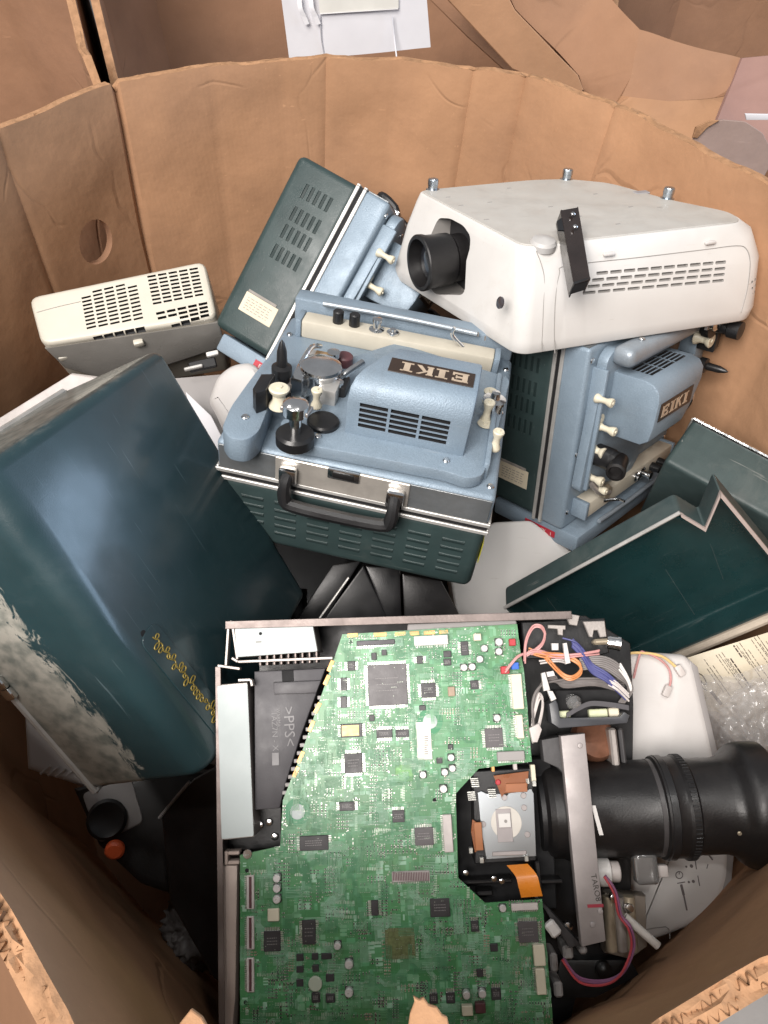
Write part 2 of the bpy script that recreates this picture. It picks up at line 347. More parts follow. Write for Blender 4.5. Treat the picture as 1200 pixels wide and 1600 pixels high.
labelcream = mat('cream_label', (.6, .53, .4), .5, 0, .06, 20, .05, 200, dust=.12, dcol=(.45, .38, .28))
labelwhite = mat('white_label', (.66, .65, .6), .5, 0, .05, 20)
ink = mat('dark_ink', (.06, .05, .045), .6, 0, .2, 80); inkgrey = mat('grey_ink', (.24, .22, .2), .6, 0, .2, 60)
red = mat('red_label', (.42, .012, .03), .45, 0, .1, 30); redplastic = mat('red_plastic', (.42, .03, .04), .4, 0, .1, 30); orangep = mat('orange_rubber', (.62, .1, .03), .5, 0, .1, 30)
bluep = mat('blue_plastic', (.03, .12, .5), .4, 0, .1, 30)
yellow = mat('yellow_tag', (.36, .34, .03), .5, 0, .1, 30)
gold = mat('gold_paint', (.27, .195, .035), .5, .2, .4, 160, .3, 300, dust=.6, dcol=(.03, .05, .03), ds=160)
goldpad = mat('orange_copper_pad', (.62, .33, .12), .4, .4, .12, 60)
pcb = pcb_mat()
chipm = mat('chip_black', (.035, .033, .036), .45, 0, .12, 60, .1, 600, dust=.1, dcol=(.1, .09, .09)); chipg = mat('chip_grey', (.085, .078, .082), .42, 0, .1, 50, .1, 600)
solder = mat('solder', (.6, .6, .56), .3, .7, .15, 100); captop = mat('capacitor_can', (.62, .61, .6), .3, .35, .08, 60); tan = mat('ceramic_tan', (.34, .25, .18), .5, 0, .2, 100); brown = mat('component_brown', (.09, .035, .04), .45, 0, .2, 60)
paleblue = mat('pale_blue_grey_label', (.42, .47, .47), .5, 0, .03, 12, .04, 300, dust=.06, dcol=(.4, .4, .38))
duct = mat('charcoal_plastic', (.055, .052, .058), .48, 0, .12, 20, .1, 500, dust=.35, dcol=(.1, .095, .1), ds=20)
platebeige = mat('beige_painted_steel', (.42, .34, .3), .5, .25, .1, 18, .1, 400, dust=.25, dcol=(.3, .22, .18))
kapton = mat('orange_film', (.62, .2, .02), .3, 0, .1, 40, coat=.4); kaptond = mat('brown_film', (.22, .07, .02), .32, 0, .15, 40, coat=.3)
mirror = mat('bright_steel', (.45, .48, .5), .3, .9, .04, 4, rvar=.03); wiregrey = mat('grey_wire', (.16, .145, .14), .5, 0, .15, 60); wirelight = mat('light_wire', (.5, .46, .44), .5, 0, .12, 60)
wirepink = mat('pink_wire', (.5, .25, .24), .45, 0, .12, 60); wireorange = mat('orange_wire', (.55, .22, .08), .45, 0, .12, 60); wireblue = mat('blue_wire', (.055, .06, .19), .45, 0, .12, 60)
wireyellow = mat('yellow_wire', (.66, .47, .2), .45, 0, .1, 60); wirepurple = mat('purple_wire', (.2, .08, .16), .45, 0, .1, 60); wirered = mat('red_wire', (.38, .05, .06), .45, 0, .1, 60)
brass = mat('brass', (.4, .34, .25), .4, .5, .2, 40, dust=.2, dcol=(.25, .2, .15)); palegreen = mat('pale_green_parts', (.55, .58, .38), .45, 0, .2, 50)
clearp = mat('clear_plastic', (.8, .8, .8), .1, 0, .03, 20, trans=.85); wrapm = mat('clear_bubble_film', (.55, .53, .52), .13, 0, .2, 60, .25, 160, spec=1.0, alpha=.34, rvar=.06)
glass = mat('lens_glass', (.02, .022, .028), .06, 0, .1, 20, coat=1)
concrete = mat('concrete', (.22, .205, .19), .8, 0, .15, 6, .4, 60, dust=.2, dcol=(.12, .11, .1))
bagm = mat('grey_bag', (.1, .092, .09), .45, 0, .15, 9, .5, 30)
# ------------------------------------------------------------------ floor
bm = new(); bmesh.ops.create_grid(bm, x_segments=1, y_segments=1, size=9)
o = obj('floor', bm, concrete); o['kind'] = 'structure'
# ------------------------------------------------------------------ cardboard bins
def resample(loop, step, closed=True):
    out = []; n = len(loop)
    for i in range(n if closed else n - 1):
        a = V(loop[i]); b = V(loop[(i + 1) % n]); k = max(1, int((b - a).length / step))
        for j in range(k): out.append((a.lerp(b, j / k), 1 if j == 0 else 0))
    if not closed: out.append((V(loop[-1]), 1))
    return out
from mathutils import noise as mnoise
def bin_wall(loop, top, th, shear=(0, 0), step=.02, rows=26, closed=True, seed=0, bottom=0.0, jag=.003, dent=.008, topf=None, folds={}, tears={}):
    """a ring wall with thickness; returns bmesh (0 liner, 1 cut edge)"""
    P = resample([V((x, y)) for x, y in loop], step, closed); n = len(P); bm = new()
    cen = sum((p for p, _ in P), V((0, 0))) / n
    nor = []
    for i in range(n):
        a = P[(i - 1) % n][0] if closed or i else P[0][0]; b = P[(i + 1) % n][0] if closed or i < n - 1 else P[-1][0]
        t = (b - a).normalized(); nn = V((t.y, -t.x)); nor.append(nn if nn.dot(P[i][0] - cen) > 0 else -nn)
    cols = []; ci = -1
    for i, (p, corner) in enumerate(P):
        ci += corner; crease = folds.get(ci, .001) if corner else 0
        near = min(1.0, max(0.0, (p.y - .35) / .7))
        zt = top - (tears.get(ci, 0) if corner else 0) + (topf(p.x, p.y) if topf else 0) + mnoise.noise(V((p.x * 14, p.y * 14, seed))) * jag + mnoise.noise(V((p.x * 45, p.y * 45, seed + 3))) * jag * .45
        col = []
        for side in (0, 1):
            cc = []
            for r in range(rows + 1):
                f = 1 - (r / rows) ** 1.25
                z = bottom + (zt - bottom) * f
                d = mnoise.noise(V((p.x * 5, p.y * 5, z * 4 + seed))) * dent + mnoise.noise(V((p.x * 17, p.y * 17, z * 11 + seed))) * dent * .25
                d *= min(1, (zt - z) * 12 + .35)
                if corner: d += crease * (.75 + .5 * mnoise.noise(V((z * 6, ci * 3.1, seed))))
                k = 1 - z / max(top, .1)
                q = p + nor[i] * (d + (th if side else 0)) + V(shear) * k * near
                cc.append(bm.verts.new((q.x, q.y, z)))
            col.append(cc)
        # crushed cut edge between the two liners
        edge = []
        for k in range(1, 5):
            q = p + nor[i] * (th * k / 5 + random.uniform(-.0012, .0012) + mnoise.noise(V((p.x * 5, p.y * 5, zt * 4 + seed))) * dent * .35)
            edge.append(bm.verts.new((q.x, q.y, zt + (.001 if k in (2, 3) else .0005) + random.uniform(-.0022, .0012) * (1.3 if p.y < .25 else 1) + (mnoise.noise(V((p.x * 160, p.y * 160, k * 3))) * .0022 if p.y < .25 else 0))))
        cols.append((col, edge))
    m = n if closed else n - 1
    for i in range(m):
        (a, ea), (b, eb) = cols[i], cols[(i + 1) % n]
        for s in (0, 1):
            for r in range(rows): bm.faces.new((a[s][r], b[s][r], b[s][r + 1], a[s][r + 1]))
        A = [a[0][0]] + ea + [a[1][0]]; B = [b[0][0]] + eb + [b[1][0]]
        for k in range(5):
            f = bm.faces.new((A[k], A[k + 1], B[k + 1], B[k])); f.material_index = 1
        bm.faces.new((a[0][-1], b[0][-1], b[1][-1], a[1][-1]))
    if not closed:
        for (a, ea) in (cols[0], cols[-1]):
            for r in range(rows):
                f = bm.faces.new((a[0][r], a[0][r + 1], a[1][r + 1], a[1][r])); f.material_index = 1
            f = bm.faces.new([a[0][0]] + ea + [a[1][0]]); f.material_index = 1
    return bm
RIM = .89
LOOP = [(-.165, .022), (-.10, .021), (.10, .021), (.14, .022), (.22, .054), (.42, .20), (.56, .42), (.605, .66), (.565, .82), (.511, .926), (.451, 1.017), (.393, 1.119), (.356, 1.175),
        (.232, 1.291), (.15, 1.32), (.022, 1.353), (-.099, 1.361), (-.174, 1.353), (-.29, 1.325), (-.439, 1.265), (-.565, 1.087), (-.66, .85), (-.65, .58), (-.50, .30), (-.227, .083)]
binr = wthing('cardboard_bin', 'big open octagonal cardboard bin full of scrapped projectors', 'cardboard bin', (0, .68, 0))
holec = cyl(hit(Matrix(), 155, 380, 1, 1.0) - V((.0, .0, 0)), ray(155, 380), .001, .001)
holec.free()
# hand hole through the left rear panel, cut square to the panel
pa, pb = V((-.565, 1.087, 0)), V((-.439, 1.265, 0)); pn = V((pb.y - pa.y, -(pb.x - pa.x), 0)).normalized()
def wallhit(px, py):
    v = ray(px, py); sh = V((-.012, 0, 0)); return CAM + v * ((pa + sh - CAM).dot(pn) / v.dot(pn))
hc = wallhit(155, 381); hu = (pb - pa).normalized(); hole = new()
ring = [hc + hu * (.037 * cos(2 * pi * k / 28)) + V((0, 0, .041 * sin(2 * pi * k / 28))) - pn * .09 for k in range(28)]
hole.free(); hole = prism(ring, pn * .18)
bw = bin_wall(LOOP, RIM, .015, (-.07, 0), .008, 44, True, 1.3, dent=.010, folds={11: .001, 12: .003, 13: .005, 14: .004, 15: .0008, 16: .004, 17: .001, 18: .0015, 19: .009, 20: .004}, tears={13: .004, 19: .014, 14: .003, 12: .003})
obj('wall', bw, [card, cardedge], binr, world=True, ang=30, cut=None if False else (merge(new(), hole, 0, binr and Matrix.Translation(V((0, -.68, 0)))), card2))
bp_ = new(); bp_.faces.new([bp_.verts.new((x * .96 - .07, (y - .68) * .97 + .68, .012)) for x, y in LOOP])
obj('bottom', bp_, card2, binr, world=True)
# exposed flutes of the torn near rim: wavy core ribbons standing between the liners
def flutes(path, th, amp_n, seed):
    bm = new(); P = []
    pts = resample([V(p) for p in path], .0008, False)
    rnd = random.Random(seed); s = 0; prev = pts[0][0]
    for layer in range(2):
        s = 0; prev = pts[0][0]; last = None
        for i, (p, _) in enumerate(pts):
            s += (p - prev).length; prev = p
            t = (pts[min(i + 1, len(pts) - 1)][0] - pts[max(i - 1, 0)][0]).normalized(); nn = V((t.y, -t.x))
            if nn.dot(p - V((0, .68))) < 0: nn = -nn
            off = th * (.28 + .44 * layer) + sin(s * 2 * pi / .0062 + layer + 2.4 * mnoise.noise(V((s * 30, layer * 5, seed)))) * th * (.17 + .07 * mnoise.noise(V((s * 50, layer, seed))))
            q = p + nn * off
            z = RIM + .0005 + mnoise.noise(V((s * 55, layer * 9, seed))) * .006
            a = bm.verts.new((q.x, q.y, z)); b = bm.verts.new((q.x, q.y, z - .02))
            if last: bm.faces.new((last[0], a, b, last[1]))
            last = (a, b)
    return bm
obj('torn_flutes', flutes([(.14, .019), (.22, .054), (.30, .112)], .015, 1, 3), flutem, binr, world=True, smooth=False)
obj('torn_flutes', flutes([(-.165, .018), (-.227, .083), (-.30, .14)], .015, 1, 5), flutem, binr, world=True, smooth=False)
# torn scraps of liner sticking up along the near rim
def scrap(px, z, th=.003, dz=()):
    return prism([atz(x, y, z + (dz[i] if i < len(dz) else 0)) for i, (x, y) in enumerate(px)], (0, .001, -th), .0006, 1)
for pp, z in (([(638, 1604), (641, 1584), (648, 1566), (646, 1557), (655, 1562), (662, 1559), (670, 1570), (683, 1574), (691, 1586), (699, 1590), (702, 1604)], .893), ([(280, 1600), (298, 1577), (315, 1590), (322, 1603)], .892)):
    obj('torn_scrap', scrap(pp, z, .004), cardedge, binr, world=True)
# a flap folded outward at the near left, shade painted into its colour
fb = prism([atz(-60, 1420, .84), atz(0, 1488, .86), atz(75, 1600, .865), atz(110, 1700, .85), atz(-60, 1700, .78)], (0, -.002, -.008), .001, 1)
obj('outer_flap', fb, [cardboard_mat('shaded_cardboard', (.17, .09, .05))], binr, world=True)
# neighbours
def nbin(name, label, loop, top, seed, m=card2, shear=(0, 0), closed=True, topf=None):
    cx = sum(p[0] for p in loop) / len(loop); cy = sum(p[1] for p in loop) / len(loop)
    r = wthing('cardboard_bin', label, 'cardboard bin', (cx, cy, 0))
    obj('wall', bin_wall(loop, top, .015, shear, .03, 18, closed, seed, topf=topf), [m, cardedge], r, world=True, ang=30)
    return r
nb1 = nbin('b', 'plain cardboard bin behind at far left, its corner beside a dark gap', [(-.50, 1.335), (-.535, 1.40), (-.722, 2.02), (-1.0, 2.17), (-1.5, 2.2), (-1.9, 1.8), (-1.9, 1.4), (-1.5, 1.02), (-.74, 1.04), (-.66, 1.17)], .89, 4.1,
           topf=lambda x, y: -.05 if y < 1.36 else 0.25 * max(0, min(1, (y - 1.45) / .3)))
nb2 = nbin('b', 'open cardboard bin behind the middle, with a white sheet hanging inside', [(-.47, 1.372), (-.672, 2.02), (-.60, 2.22), (-.1, 2.36), (.35, 2.34), (.62, 1.95), (.50, 1.55), (.40, 1.33), (.24, 1.40), (.1, 1.43), (-.1, 1.45), (-.3, 1.415)], .86, 7.7,
           topf=lambda x, y: (.28 * max(0, min(1, (y - 1.45) / .3)) - .03) if x < .36 or y > 2.2 else -.36)
def flap(px, y, th=.012, name='flap', parent=None, m=card2, ys=None, r=.002, bend=None):
    pts = [aty(a, b, y + (ys[i] if ys else 0)) for i, (a, b) in enumerate(px)]
    return obj(name, prism(pts, (0, th, -.003), r, 1), [m], parent, world=True)
flap([(664, -40), (672, 0), (730, 58), (792, 114), (812, 122), (800, 60), (770, -40)], 1.92, parent=nb2)
flap([(750, -60), (690, -10), (800, 108), (905, 150), (912, 140), (903, 117), (872, 86), (805, 16), (765, -60)], 1.78, parent=nb2, m=card)
nb3 = nbin('b', 'crumpled cardboard bin behind at the right with creased folded flaps', [(.66, 1.62), (.60, 2.0), (.42, 2.45), (.95, 2.7), (1.5, 2.6), (1.9, 2.2), (1.9, 1.6), (1.4, 1.3), (.95, 1.28), (.74, 1.36)], .80, 9.2,
           topf=lambda x, y: .34 * max(0, min(1, (y - 1.95) / .3)) - .42 * max(0, min(1, (2.1 - y) / .1)))
# crumpled near wall of that bin, as creased facets sharing edges
def facets(quads, name, parent, m, th=.012):
    for q, mm in quads:
        pts = [aty(x, yy, d) for x, yy, d in q]; bm = new(); vs = [bm.verts.new(p) for p in pts]; c = sum(pts, V()) / len(pts)
        bm.faces.new(vs); 
        bmesh.ops.subdivide_edges(bm, edges=list(bm.edges), cuts=5, use_grid_fill=True)
        bmesh.ops.triangulate(bm, faces=bm.faces)
        bmesh.ops.subdivide_edges(bm, edges=list(bm.edges), cuts=1)
        for v in bm.verts: v.co += V((0, 1, .3)) * mnoise.noise(v.co * 9) * .012
        res = bmesh.ops.extrude_face_region(bm, geom=list(bm.faces)); nv = [g for g in res['geom'] if isinstance(g, bmesh.types.BMVert)]
        bmesh.ops.translate(bm, vec=(0, th, -.004), verts=nv)
        obj(name, bm, [mm], parent, world=True, ang=40)
facets([([(770, -60, 1.95), (805, 12, 1.93), (905, 118, 1.86), (915, 150, 1.84), (965, 165, 1.78), (985, 120, 1.80), (1000, 48, 1.86), (940, -20, 1.95), (900, -60, 1.97)], card2),
        ([(1000, 48, 1.86), (985, 120, 1.80), (972, 150, 1.775), (1045, 157, 1.74), (1130, 150, 1.74), (1142, 135, 1.745), (1158, 92, 1.80)], card2),
        ([(972, 150, 1.775), (962, 164, 1.775), (955, 190, 1.70), (1085, 260, 1.62), (1100, 230, 1.63), (1135, 165, 1.70), (1142, 150, 1.735), (1045, 157, 1.74)], card),
        ([(1160, 92, 1.79), (1142, 135, 1.74), (1115, 200, 1.64), (1120, 240, 1.6), (1260, 260, 1.58), (1280, 120, 1.70), (1210, 84, 1.78)], cardpurple)], 'flap', nb3, card2)
gp = wthing('cardboard_piece', 'rounded grey cardboard offcut standing just outside the bin on the right', 'cardboard', aty(1150, 250, 1.25))
obj('panel', prism([aty(a, b, 1.28) for a, b in ((1078, 300), (1082, 222), (1100, 198), (1128, 187), (1165, 190), (1192, 208), (1204, 232), (1202, 262), (1186, 290), (1170, 320))], (0, .012, -.004), .001, 1, rv=.004), [cardgrey], gp, world=True)
obj('frayed_edge', prism([aty(a, b, 1.275) for a, b in ((1083, 215), (1088, 198), (1112, 187), (1125, 188), (1105, 200), (1090, 216))], (0, .006, -.003), .001, 1), [cardedge], gp, world=True)
wr = aty(1190, 184, 1.33)
rod = wthing('plastic_strip', 'thin white strip poking in behind the grey cardboard offcut', 'strip', wr)
obj('strip', prism([aty(a, b, 1.33) for a, b in ((1164, 178), (1260, 180), (1260, 188), (1166, 188))], (0, .004, 0), .0015, 2), [paperw], rod, world=True)
# hanging white sheet
sp = thing('paper_sheet', 'white sheet in a clear sleeve hanging in the bin behind', 'paper', Matrix.Translation(aty(560, 60, 1.62)))
def sheet(px, y, n=10, amp=.006, th=.0012, seed=0, ys=(0, 0, 0, 0)):
    q = [aty(a, b, y + ys[i]) for i, (a, b) in enumerate(px)]; bm = new(); g = []
    for i in range(n + 1):
        row = []
        for j in range(n + 1):
            p = q[0].lerp(q[1], j / n).lerp(q[3].lerp(q[2], j / n), i / n)
            p = p + V((0, 1, .2)) * mnoise.noise(V((p.x * 6, p.z * 6, seed))) * amp; row.append(bm.verts.new(p))
        g.append(row)
    for i in range(n):
        for j in range(n): bm.faces.new((g[i][j], g[i][j + 1], g[i + 1][j + 1], g[i + 1][j]))
    res = bmesh.ops.extrude_face_region(bm, geom=list(bm.faces)); nv = [x for x in res['geom'] if isinstance(x, bmesh.types.BMVert)]
    bmesh.ops.translate(bm, vec=(0, th, 0), verts=nv); return bm
obj('sleeve', sheet([(432, -60), (662, -60), (673, 75), (452, 93)], 1.66), [paperw], sp, world=True, ang=60)
obj('inner_page', sheet([(492, -60), (622, -60), (623, 14), (500, 22)], 1.655, 8, .004), [labelwhite], sp, world=True, ang=60)
obj('pocket_seam', tube([aty(500, 24, 1.655), aty(502, 60, 1.655), aty(507, 88, 1.656)], .0012, 6), [mat('sleeve_seam', (.45, .44, .46), .4)], sp, world=True)
obj('pocket_seam', tube([aty(500, 22, 1.654), aty(560, 18, 1.654), aty(622, 14, 1.654)], .001, 6), [mat('sleeve_fold', (.5, .49, .5), .4)], sp, world=True)
obj('string', tube([aty(612, 24, 1.65), aty(616, 60, 1.645), aty(621, 100, 1.62)], .0016, 6), [paperw], sp, world=True)
tb = new()
for x0 in (467, 485):
    merge(tb, strip([aty(x0, -10, 1.648), aty(x0 + 2, 12, 1.645), aty(x0 + 8, 26, 1.648), aty(x0 + 13, 38, 1.65)], (1, 0, .2), .009, .0006))
obj('tape', tb, [mat('shiny_tape', (.85, .85, .87), .06, 0, .03, 20, .6, 120, coat=1)], sp, world=True)
# ------------------------------------------------------------------ 16 mm film projectors
W2, H, YB, YG = .155, .29, .0456, .1044
MC = pose('c')
def hc_(px, py, ax, val): return hit(MC, px, py, ax, val)
def spool(p, r=.0075, h=.026, axis=(0, -1, 0)):
    return lathe([(r * .9, 0), (r, h * .05), (r * .95, h * .16), (r * .62, h * .36), (r * .6, h * .62), (r * .95, h * .84), (r, h * .95), (r * .85, h), (r * .3, h), (r * .28, h + .0015), (.0003, h + .0015)], p, axis, 20)
def screw(p, axis=(0, -1, 0), r=.0042, h=.0025):
    bm = lathe([(r, 0), (r, h * .4), (r * .8, h * .85), (r * .3, h), (.0003, h)], p, axis, 14); return bm
LETTER = {'E': [(0, 0, .34, 1), (.2, 0, 1, .17), (.2, .42, .75, .58), (.2, .83, 1, 1), (.86, 0, 1, .32), (.86, .68, 1, 1), (.68, .34, .78, .66), (-.06, 0, .3, .08), (-.06, .92, .3, 1)],
          'I': [(.22, 0, .62, 1), (.02, 0, .82, .1), (.02, .9, .82, 1)]}
def eiki(o, x, y, w, h, th=.0008):
    """the maker's plate: dark plate with cream serif capitals EIKI"""
    M = frameM(o, x, y); bm = new(); lw = w * .84 / 4; cx = -w * .42
    for ch in 'EIKI':
        s = lw * .86; hh = h * .62
        if ch in LETTER:
            for a, b, c, d in LETTER[ch]: merge(bm, bx(cx + a * s, cx + c * s, -hh / 2 + b * hh, -hh / 2 + d * hh, th * .9 + .00005 * b, th * 1.5 + .0001 * a))
        else:
            merge(bm, bx(cx, cx + .32 * s, -hh / 2, hh / 2, th * .9, th * 1.5)); merge(bm, bx(cx - .05 * s, cx + .4 * s, -hh / 2, -hh / 2 + .1 * hh, th, th * 1.45)); merge(bm, bx(cx - .05 * s, cx + .4 * s, hh / 2 - .1 * hh, hh / 2, th, th * 1.45))
            merge(bm, prism([(cx + .32 * s, -.02 * hh, th), (cx + .32 * s, .12 * hh, th), (cx + .8 * s, hh / 2, th), (cx + 1.02 * s, hh / 2, th)], (0, 0, th * .55)))
            merge(bm, prism([(cx + .4 * s, .06 * hh, th), (cx + .58 * s, .16 * hh, th), (cx + 1.08 * s, -hh / 2, th), (cx + .76 * s, -hh / 2, th)], (0, 0, th * .5)))
        cx += lw * (.88 if ch == 'I' else 1.08)
    plate = rbox((w, h, th), (0, 0, th / 2), .0003, 1)
    bm.transform(M); plate.transform(M); return plate, bm
def louvre(bm_slot, bm_lip, c, u, v, n, L, wd):
    """pressed louvre slot: dark opening plus raised lip; c centre, u long dir, v across, n outward"""
    c, u, v, n = V(c), V(u), V(v), V(n)
    merge(bm_slot, rbox((L, wd, .0012), (0, 0, -.0002), .0004, 1, frameM(c, u, v)))
    merge(bm_lip, tube([c + v * wd * .75 - u * L * .5, c + v * wd * .75 + n * .0006, c + v * wd * .75 + u * L * .5], lambda t: .0010, 6, 3))
def film_projector(label):
    t = thing('film_projector', label, 'film projector', Matrix(), 'old film projectors')
    P = lambda n, b, m, par=t, **k: obj(n, b, m, par, **k)
    P('rear_case', bx(-W2, W2, .004, YG, .002, H, .011, 4), [green])
    for face in (-1, 1, 0):
        slot, lip = new(), new()
        if face:
            for zc in (.245, .209, .180, .147):     # end face groups of five
                for k in range(5): louvre(slot, lip, (face * W2, .071 - k * .0100, zc), (0, 0, 1), (0, 1, 0), (face, 0, 0), .022, .0042)
        else:
            for g in range(7):                       # handle face
                for k in range(5): louvre(slot, lip, (-.122 + g * .0395, .030 + k * .0125, H), (1, 0, 0), (0, -1, 0), (0, 0, 1), .026, .0036)
        vs_ = P('vent_slots', slot, [vgreen]); P('vent_lips', lip, [green], vs_)
    # rating plate
    lb = P('rating_plate', rbox((.0008, .055, .031), (-W2 - .0003, .0525, .0585), .0003, 1), [labelcream])
    il = new(); merge(il, bx(-W2 - .0012, -W2 - .0003, .030, .078, .0745, .0785)); rr = random.Random(3)
    for k in range(5):
        y = .074
        while y > .036:
            l = rr.uniform(.002, .007); merge(il, bx(-W2 - .0009, -W2 - .0006, y - l, y, .049 + k * .0043, .0502 + k * .0043)); y -= l + .0022
    P('rating_print', il, [inkgrey], lb)
    for nm, y0, y1, m in (('trim_strip', -.0085, -.003, alu), ('trim_strip', .003, .0085, alu)):
        bmr = new(); q = .0022
        merge(bmr, bx(-W2 - q, W2 + q, y0, y1, H - .001, H + q, .0008, 1)); merge(bmr, bx(-W2 - q, W2 + q, y0, y1, -q, .001, .0008, 1))
        merge(bmr, bx(-W2 - q, -W2 + .001, y0, y1, .001, H - .001, .0008, 1)); merge(bmr, bx(W2 - .001, W2 + q, y0, y1, .001, H - .001, .0008, 1)); P(nm, bmr, [m])
    P('seam_gasket', bx(-W2 + .0004, W2 - .0004, -.006, .006, .0004, H - .0004), [darkgap])
    P('front_case', bx(-W2, W2, -YB, -.004, 0, H, .006, 3), [blue])
    P('worn_band', bx(-W2 + .003, W2 - .003, -YB + .004, -.0095, H - .001, H + .0012, .0004, 1), [mat('scuffed_metal', (.2, .215, .225), .38, .55, .25, 18, .2, 300, dust=.5, dcol=(.17, .155, .14), ds=18)])
    P('base', bx(-W2 + .003, W2 - .003, -YB - .028, .085, -.030, -.001, .004, 2), [blue])
    # mechanism deck
    y = -YB - .017
    dp = [hc_(a, b, 1, y) for a, b in ((437, 655), (440, 676), (450, 689), (698, 736), (732, 748), (756, 742), (762, 718), (775, 685), (798, 590), (620, 535), (540, 560), (500, 640))]
    P('deck', prism([(p.x, y, p.z) for p in dp], (0, .0150, 0), .0016, 2, rv=.012), [blue])
    ap = [hc_(a, b, 1, -YB - .03) for a, b in ((346, 668), (358, 684), (385, 688), (405, 674), (418, 640), (435, 588), (452, 560), (440, 545), (415, 560), (385, 600), (360, 635))]
    P('film_arm', prism([(p.x, -YB - .03, p.z) for p in ap], (0, .031, 0), .002, 2, rv=.010), [blue])
    # lamp house: profile in (y, z) swept along x
    pr = [(-.055, .252), (-.106, .252), (-.120, .249), (-.129, .241), (-.1325, .228), (-.132, .19), (-.129, .168), (-.118, .160), (-.055, .158)]
    lh = prism([(-.112, a, b) for a, b in pr], (.134, 0, 0))
    for v in lh.verts:
        if v.co.x > 0: v.co.x -= max(0, (.252 - v.co.z)) * .45
    bmesh.ops.recalc_face_normals(lh, faces=lh.faces)
    bmesh.ops.bevel(lh, geom=[e for e in lh.edges if e.calc_face_angle(0) > radians(40)], offset=.003, segments=2, affect='EDGES', profile=.5, clamp_overlap=True)
    cutb = new()
    for c in range(3):
        for k in range(5): merge(cutb, bx(-.0905 + c * .0335, -.0905 + c * .0335 + .0305, -.105 + k * .0066, -.105 + k * .0066 + .0044, .243, .256))
    lhp = P('lamp_house', lh, [blue, slotdark], cut=(cutb, slotdark))
    pl, le = eiki((-.060, -.1327, .211), (1, 0, 0), (0, 0, 1), .092, .027)
    P('name_plate', pl, [mat('name_plate', (.035, .022, .016), .35, 0, .1, 40)], lhp); P('name_lettering', le, [mat('name_letters', (.55, .44, .33), .35, .3, .15, 60)], lhp)
    # control panel along the foot
    P('control_panel', bx(-.128, .128, -.070, -.045, .022, .050, .003, 2), [creampaint])
    for x in (-.132, .132): P('panel_end', bx(x - .004, x + .004, -.071, -.045, .021, .051, .002, 2), [blue])
    for x in (.082, .060): P('control_knob', cyl((x, -.069, .036), (0, -1, 0), .0072, .018, 18, .0015), [black])
    P('control_knob', lathe([(.010, 0), (.010, .002), (.005, .004), (.005, .012), (.0065, .013), (.0065, .017), (.001, .018)], (.030, -.069, .036), (0, -1, 0), 16), [chrome])
    P('jack_socket', lathe([(.008, 0), (.008, .004), (.004, .005), (.004, .008), (.001, .008)], (.008, -.069, .038), (0, -1, 0), 16), [chrome])
    P('switch_lever', tube([(-.085, -.069, .034), (-.069, -.084, .036), (-.070, -.096, .038)], lambda t: .003 - .001 * t, 10), [chrome]); 
    P('guide_rail', tube([(.11, -.076, .006), (0, -.078, .006), (-.10, -.076, .006)], .0035, 10), [bluegrey])
    # front screws
    for p in ((.146, -YB, .278), (.143, -YB, .05), (-.147, -YB, .272), (-.147, -YB, .13), (-.147, -YB, .03)): P('screw', screw(p), [chrome])
    for q, yy in (((383, 652), -YB - .0302), ((497, 682), y - .0002), ((697, 720), y - .0002), ((396, 692), -YB)):
        p = hc_(*q, 1, yy); P('screw', screw((p.x, yy, p.z)), [chrome])
    P('deck_wall', bx(-.1415, -.135, -YB - .022, -YB + .001, .075, .262, .002, 2), [blue])
    # film path: spools, sprockets, guards and the projection lens
    def S(q, yy, r=.0075, h=.026): p = hc_(*q, 1, yy); return spool((p.x, yy, p.z), r, h)
    P('film_roller', S((436, 636), -YB - .03, .0115, .026), [cream]); P('film_roller', S((494, 636), y - .008, .0065, .024), [cream])
    for q, r, h in (((757, 668), .0095, .006), ((757, 660), .0068, .03), ((772, 702), .0066, .026)): P('film_roller', S(q, y + .004, r, h), [cream])
    P('film_roller', S((762, 632), y + .004, .0085, .02), [cream])
    p = hc_(461, 683, 1, y - .008); P('focus_knob', cyl((p.x, y + .002, p.z), (0, -1, 0), .0205, .017, 28, .003), [black])
    P('sprocket_stem', lathe([(.0065, 0), (.0065, .022), (.0135, .024), (.0135, .036), (.010, .039), (.001, .040)], (p.x, y - .015, p.z), (0, -1, 0), 18), [chrome])
    P('sprocket_guard', prism([(p.x + .014, y - .045, p.z - .014), (p.x - .016, y - .045, p.z - .010), (p.x - .014, y - .045, p.z + .006), (p.x + .016, y - .045, p.z + .002)], (0, .005, 0), .0008, 1), [steel])
    p = hc_(505, 660, 1, y - .002); P('sprocket', cyl((p.x, y + .004, p.z), (0, -1, 0), .018, .010, 26, .002), [black])
    p = hc_(412, 620, 1, -YB - .04); P('roller_guard', prism([(p.x - .006, -YB - .03, p.z - .022), (p.x + .008, -YB - .03, p.z - .016), (p.x + .008, -YB - .03, p.z + .012), (p.x + .002, -YB - .03, p.z + .02), (p.x - .006, -YB - .03, p.z + .010)], (0, -.028, 0), .002, 2), [black])
    p = hc_(440, 600, 1, -YB - .03); P('oil_cap', lathe([(.012, 0), (.012, .016), (.009, .018), (.009, .036), (.0115, .038), (.0115, .048), (.006, .05), (.0055, .068), (.003, .078), (.0006, .082)], (p.x, -YB - .005, p.z), (0, -1, 0), 18), [black])
    p = hc_(500, 602, 1, -YB - .02)
    P('lens_barrel', lathe([(.020, 0), (.020, .034), (.0215, .035), (.0215, .040), (.019, .041)], (p.x, -YB - .001, p.z), (0, -1, 0), 28), [chrome])
    P('lens_cap_glass', lathe([(.0235, 0), (.0245, .003), (.0235, .006), (.016, .009), (.001, .0105)], (p.x, -YB - .042, p.z), (0, -1, 0), 28), [chrome])
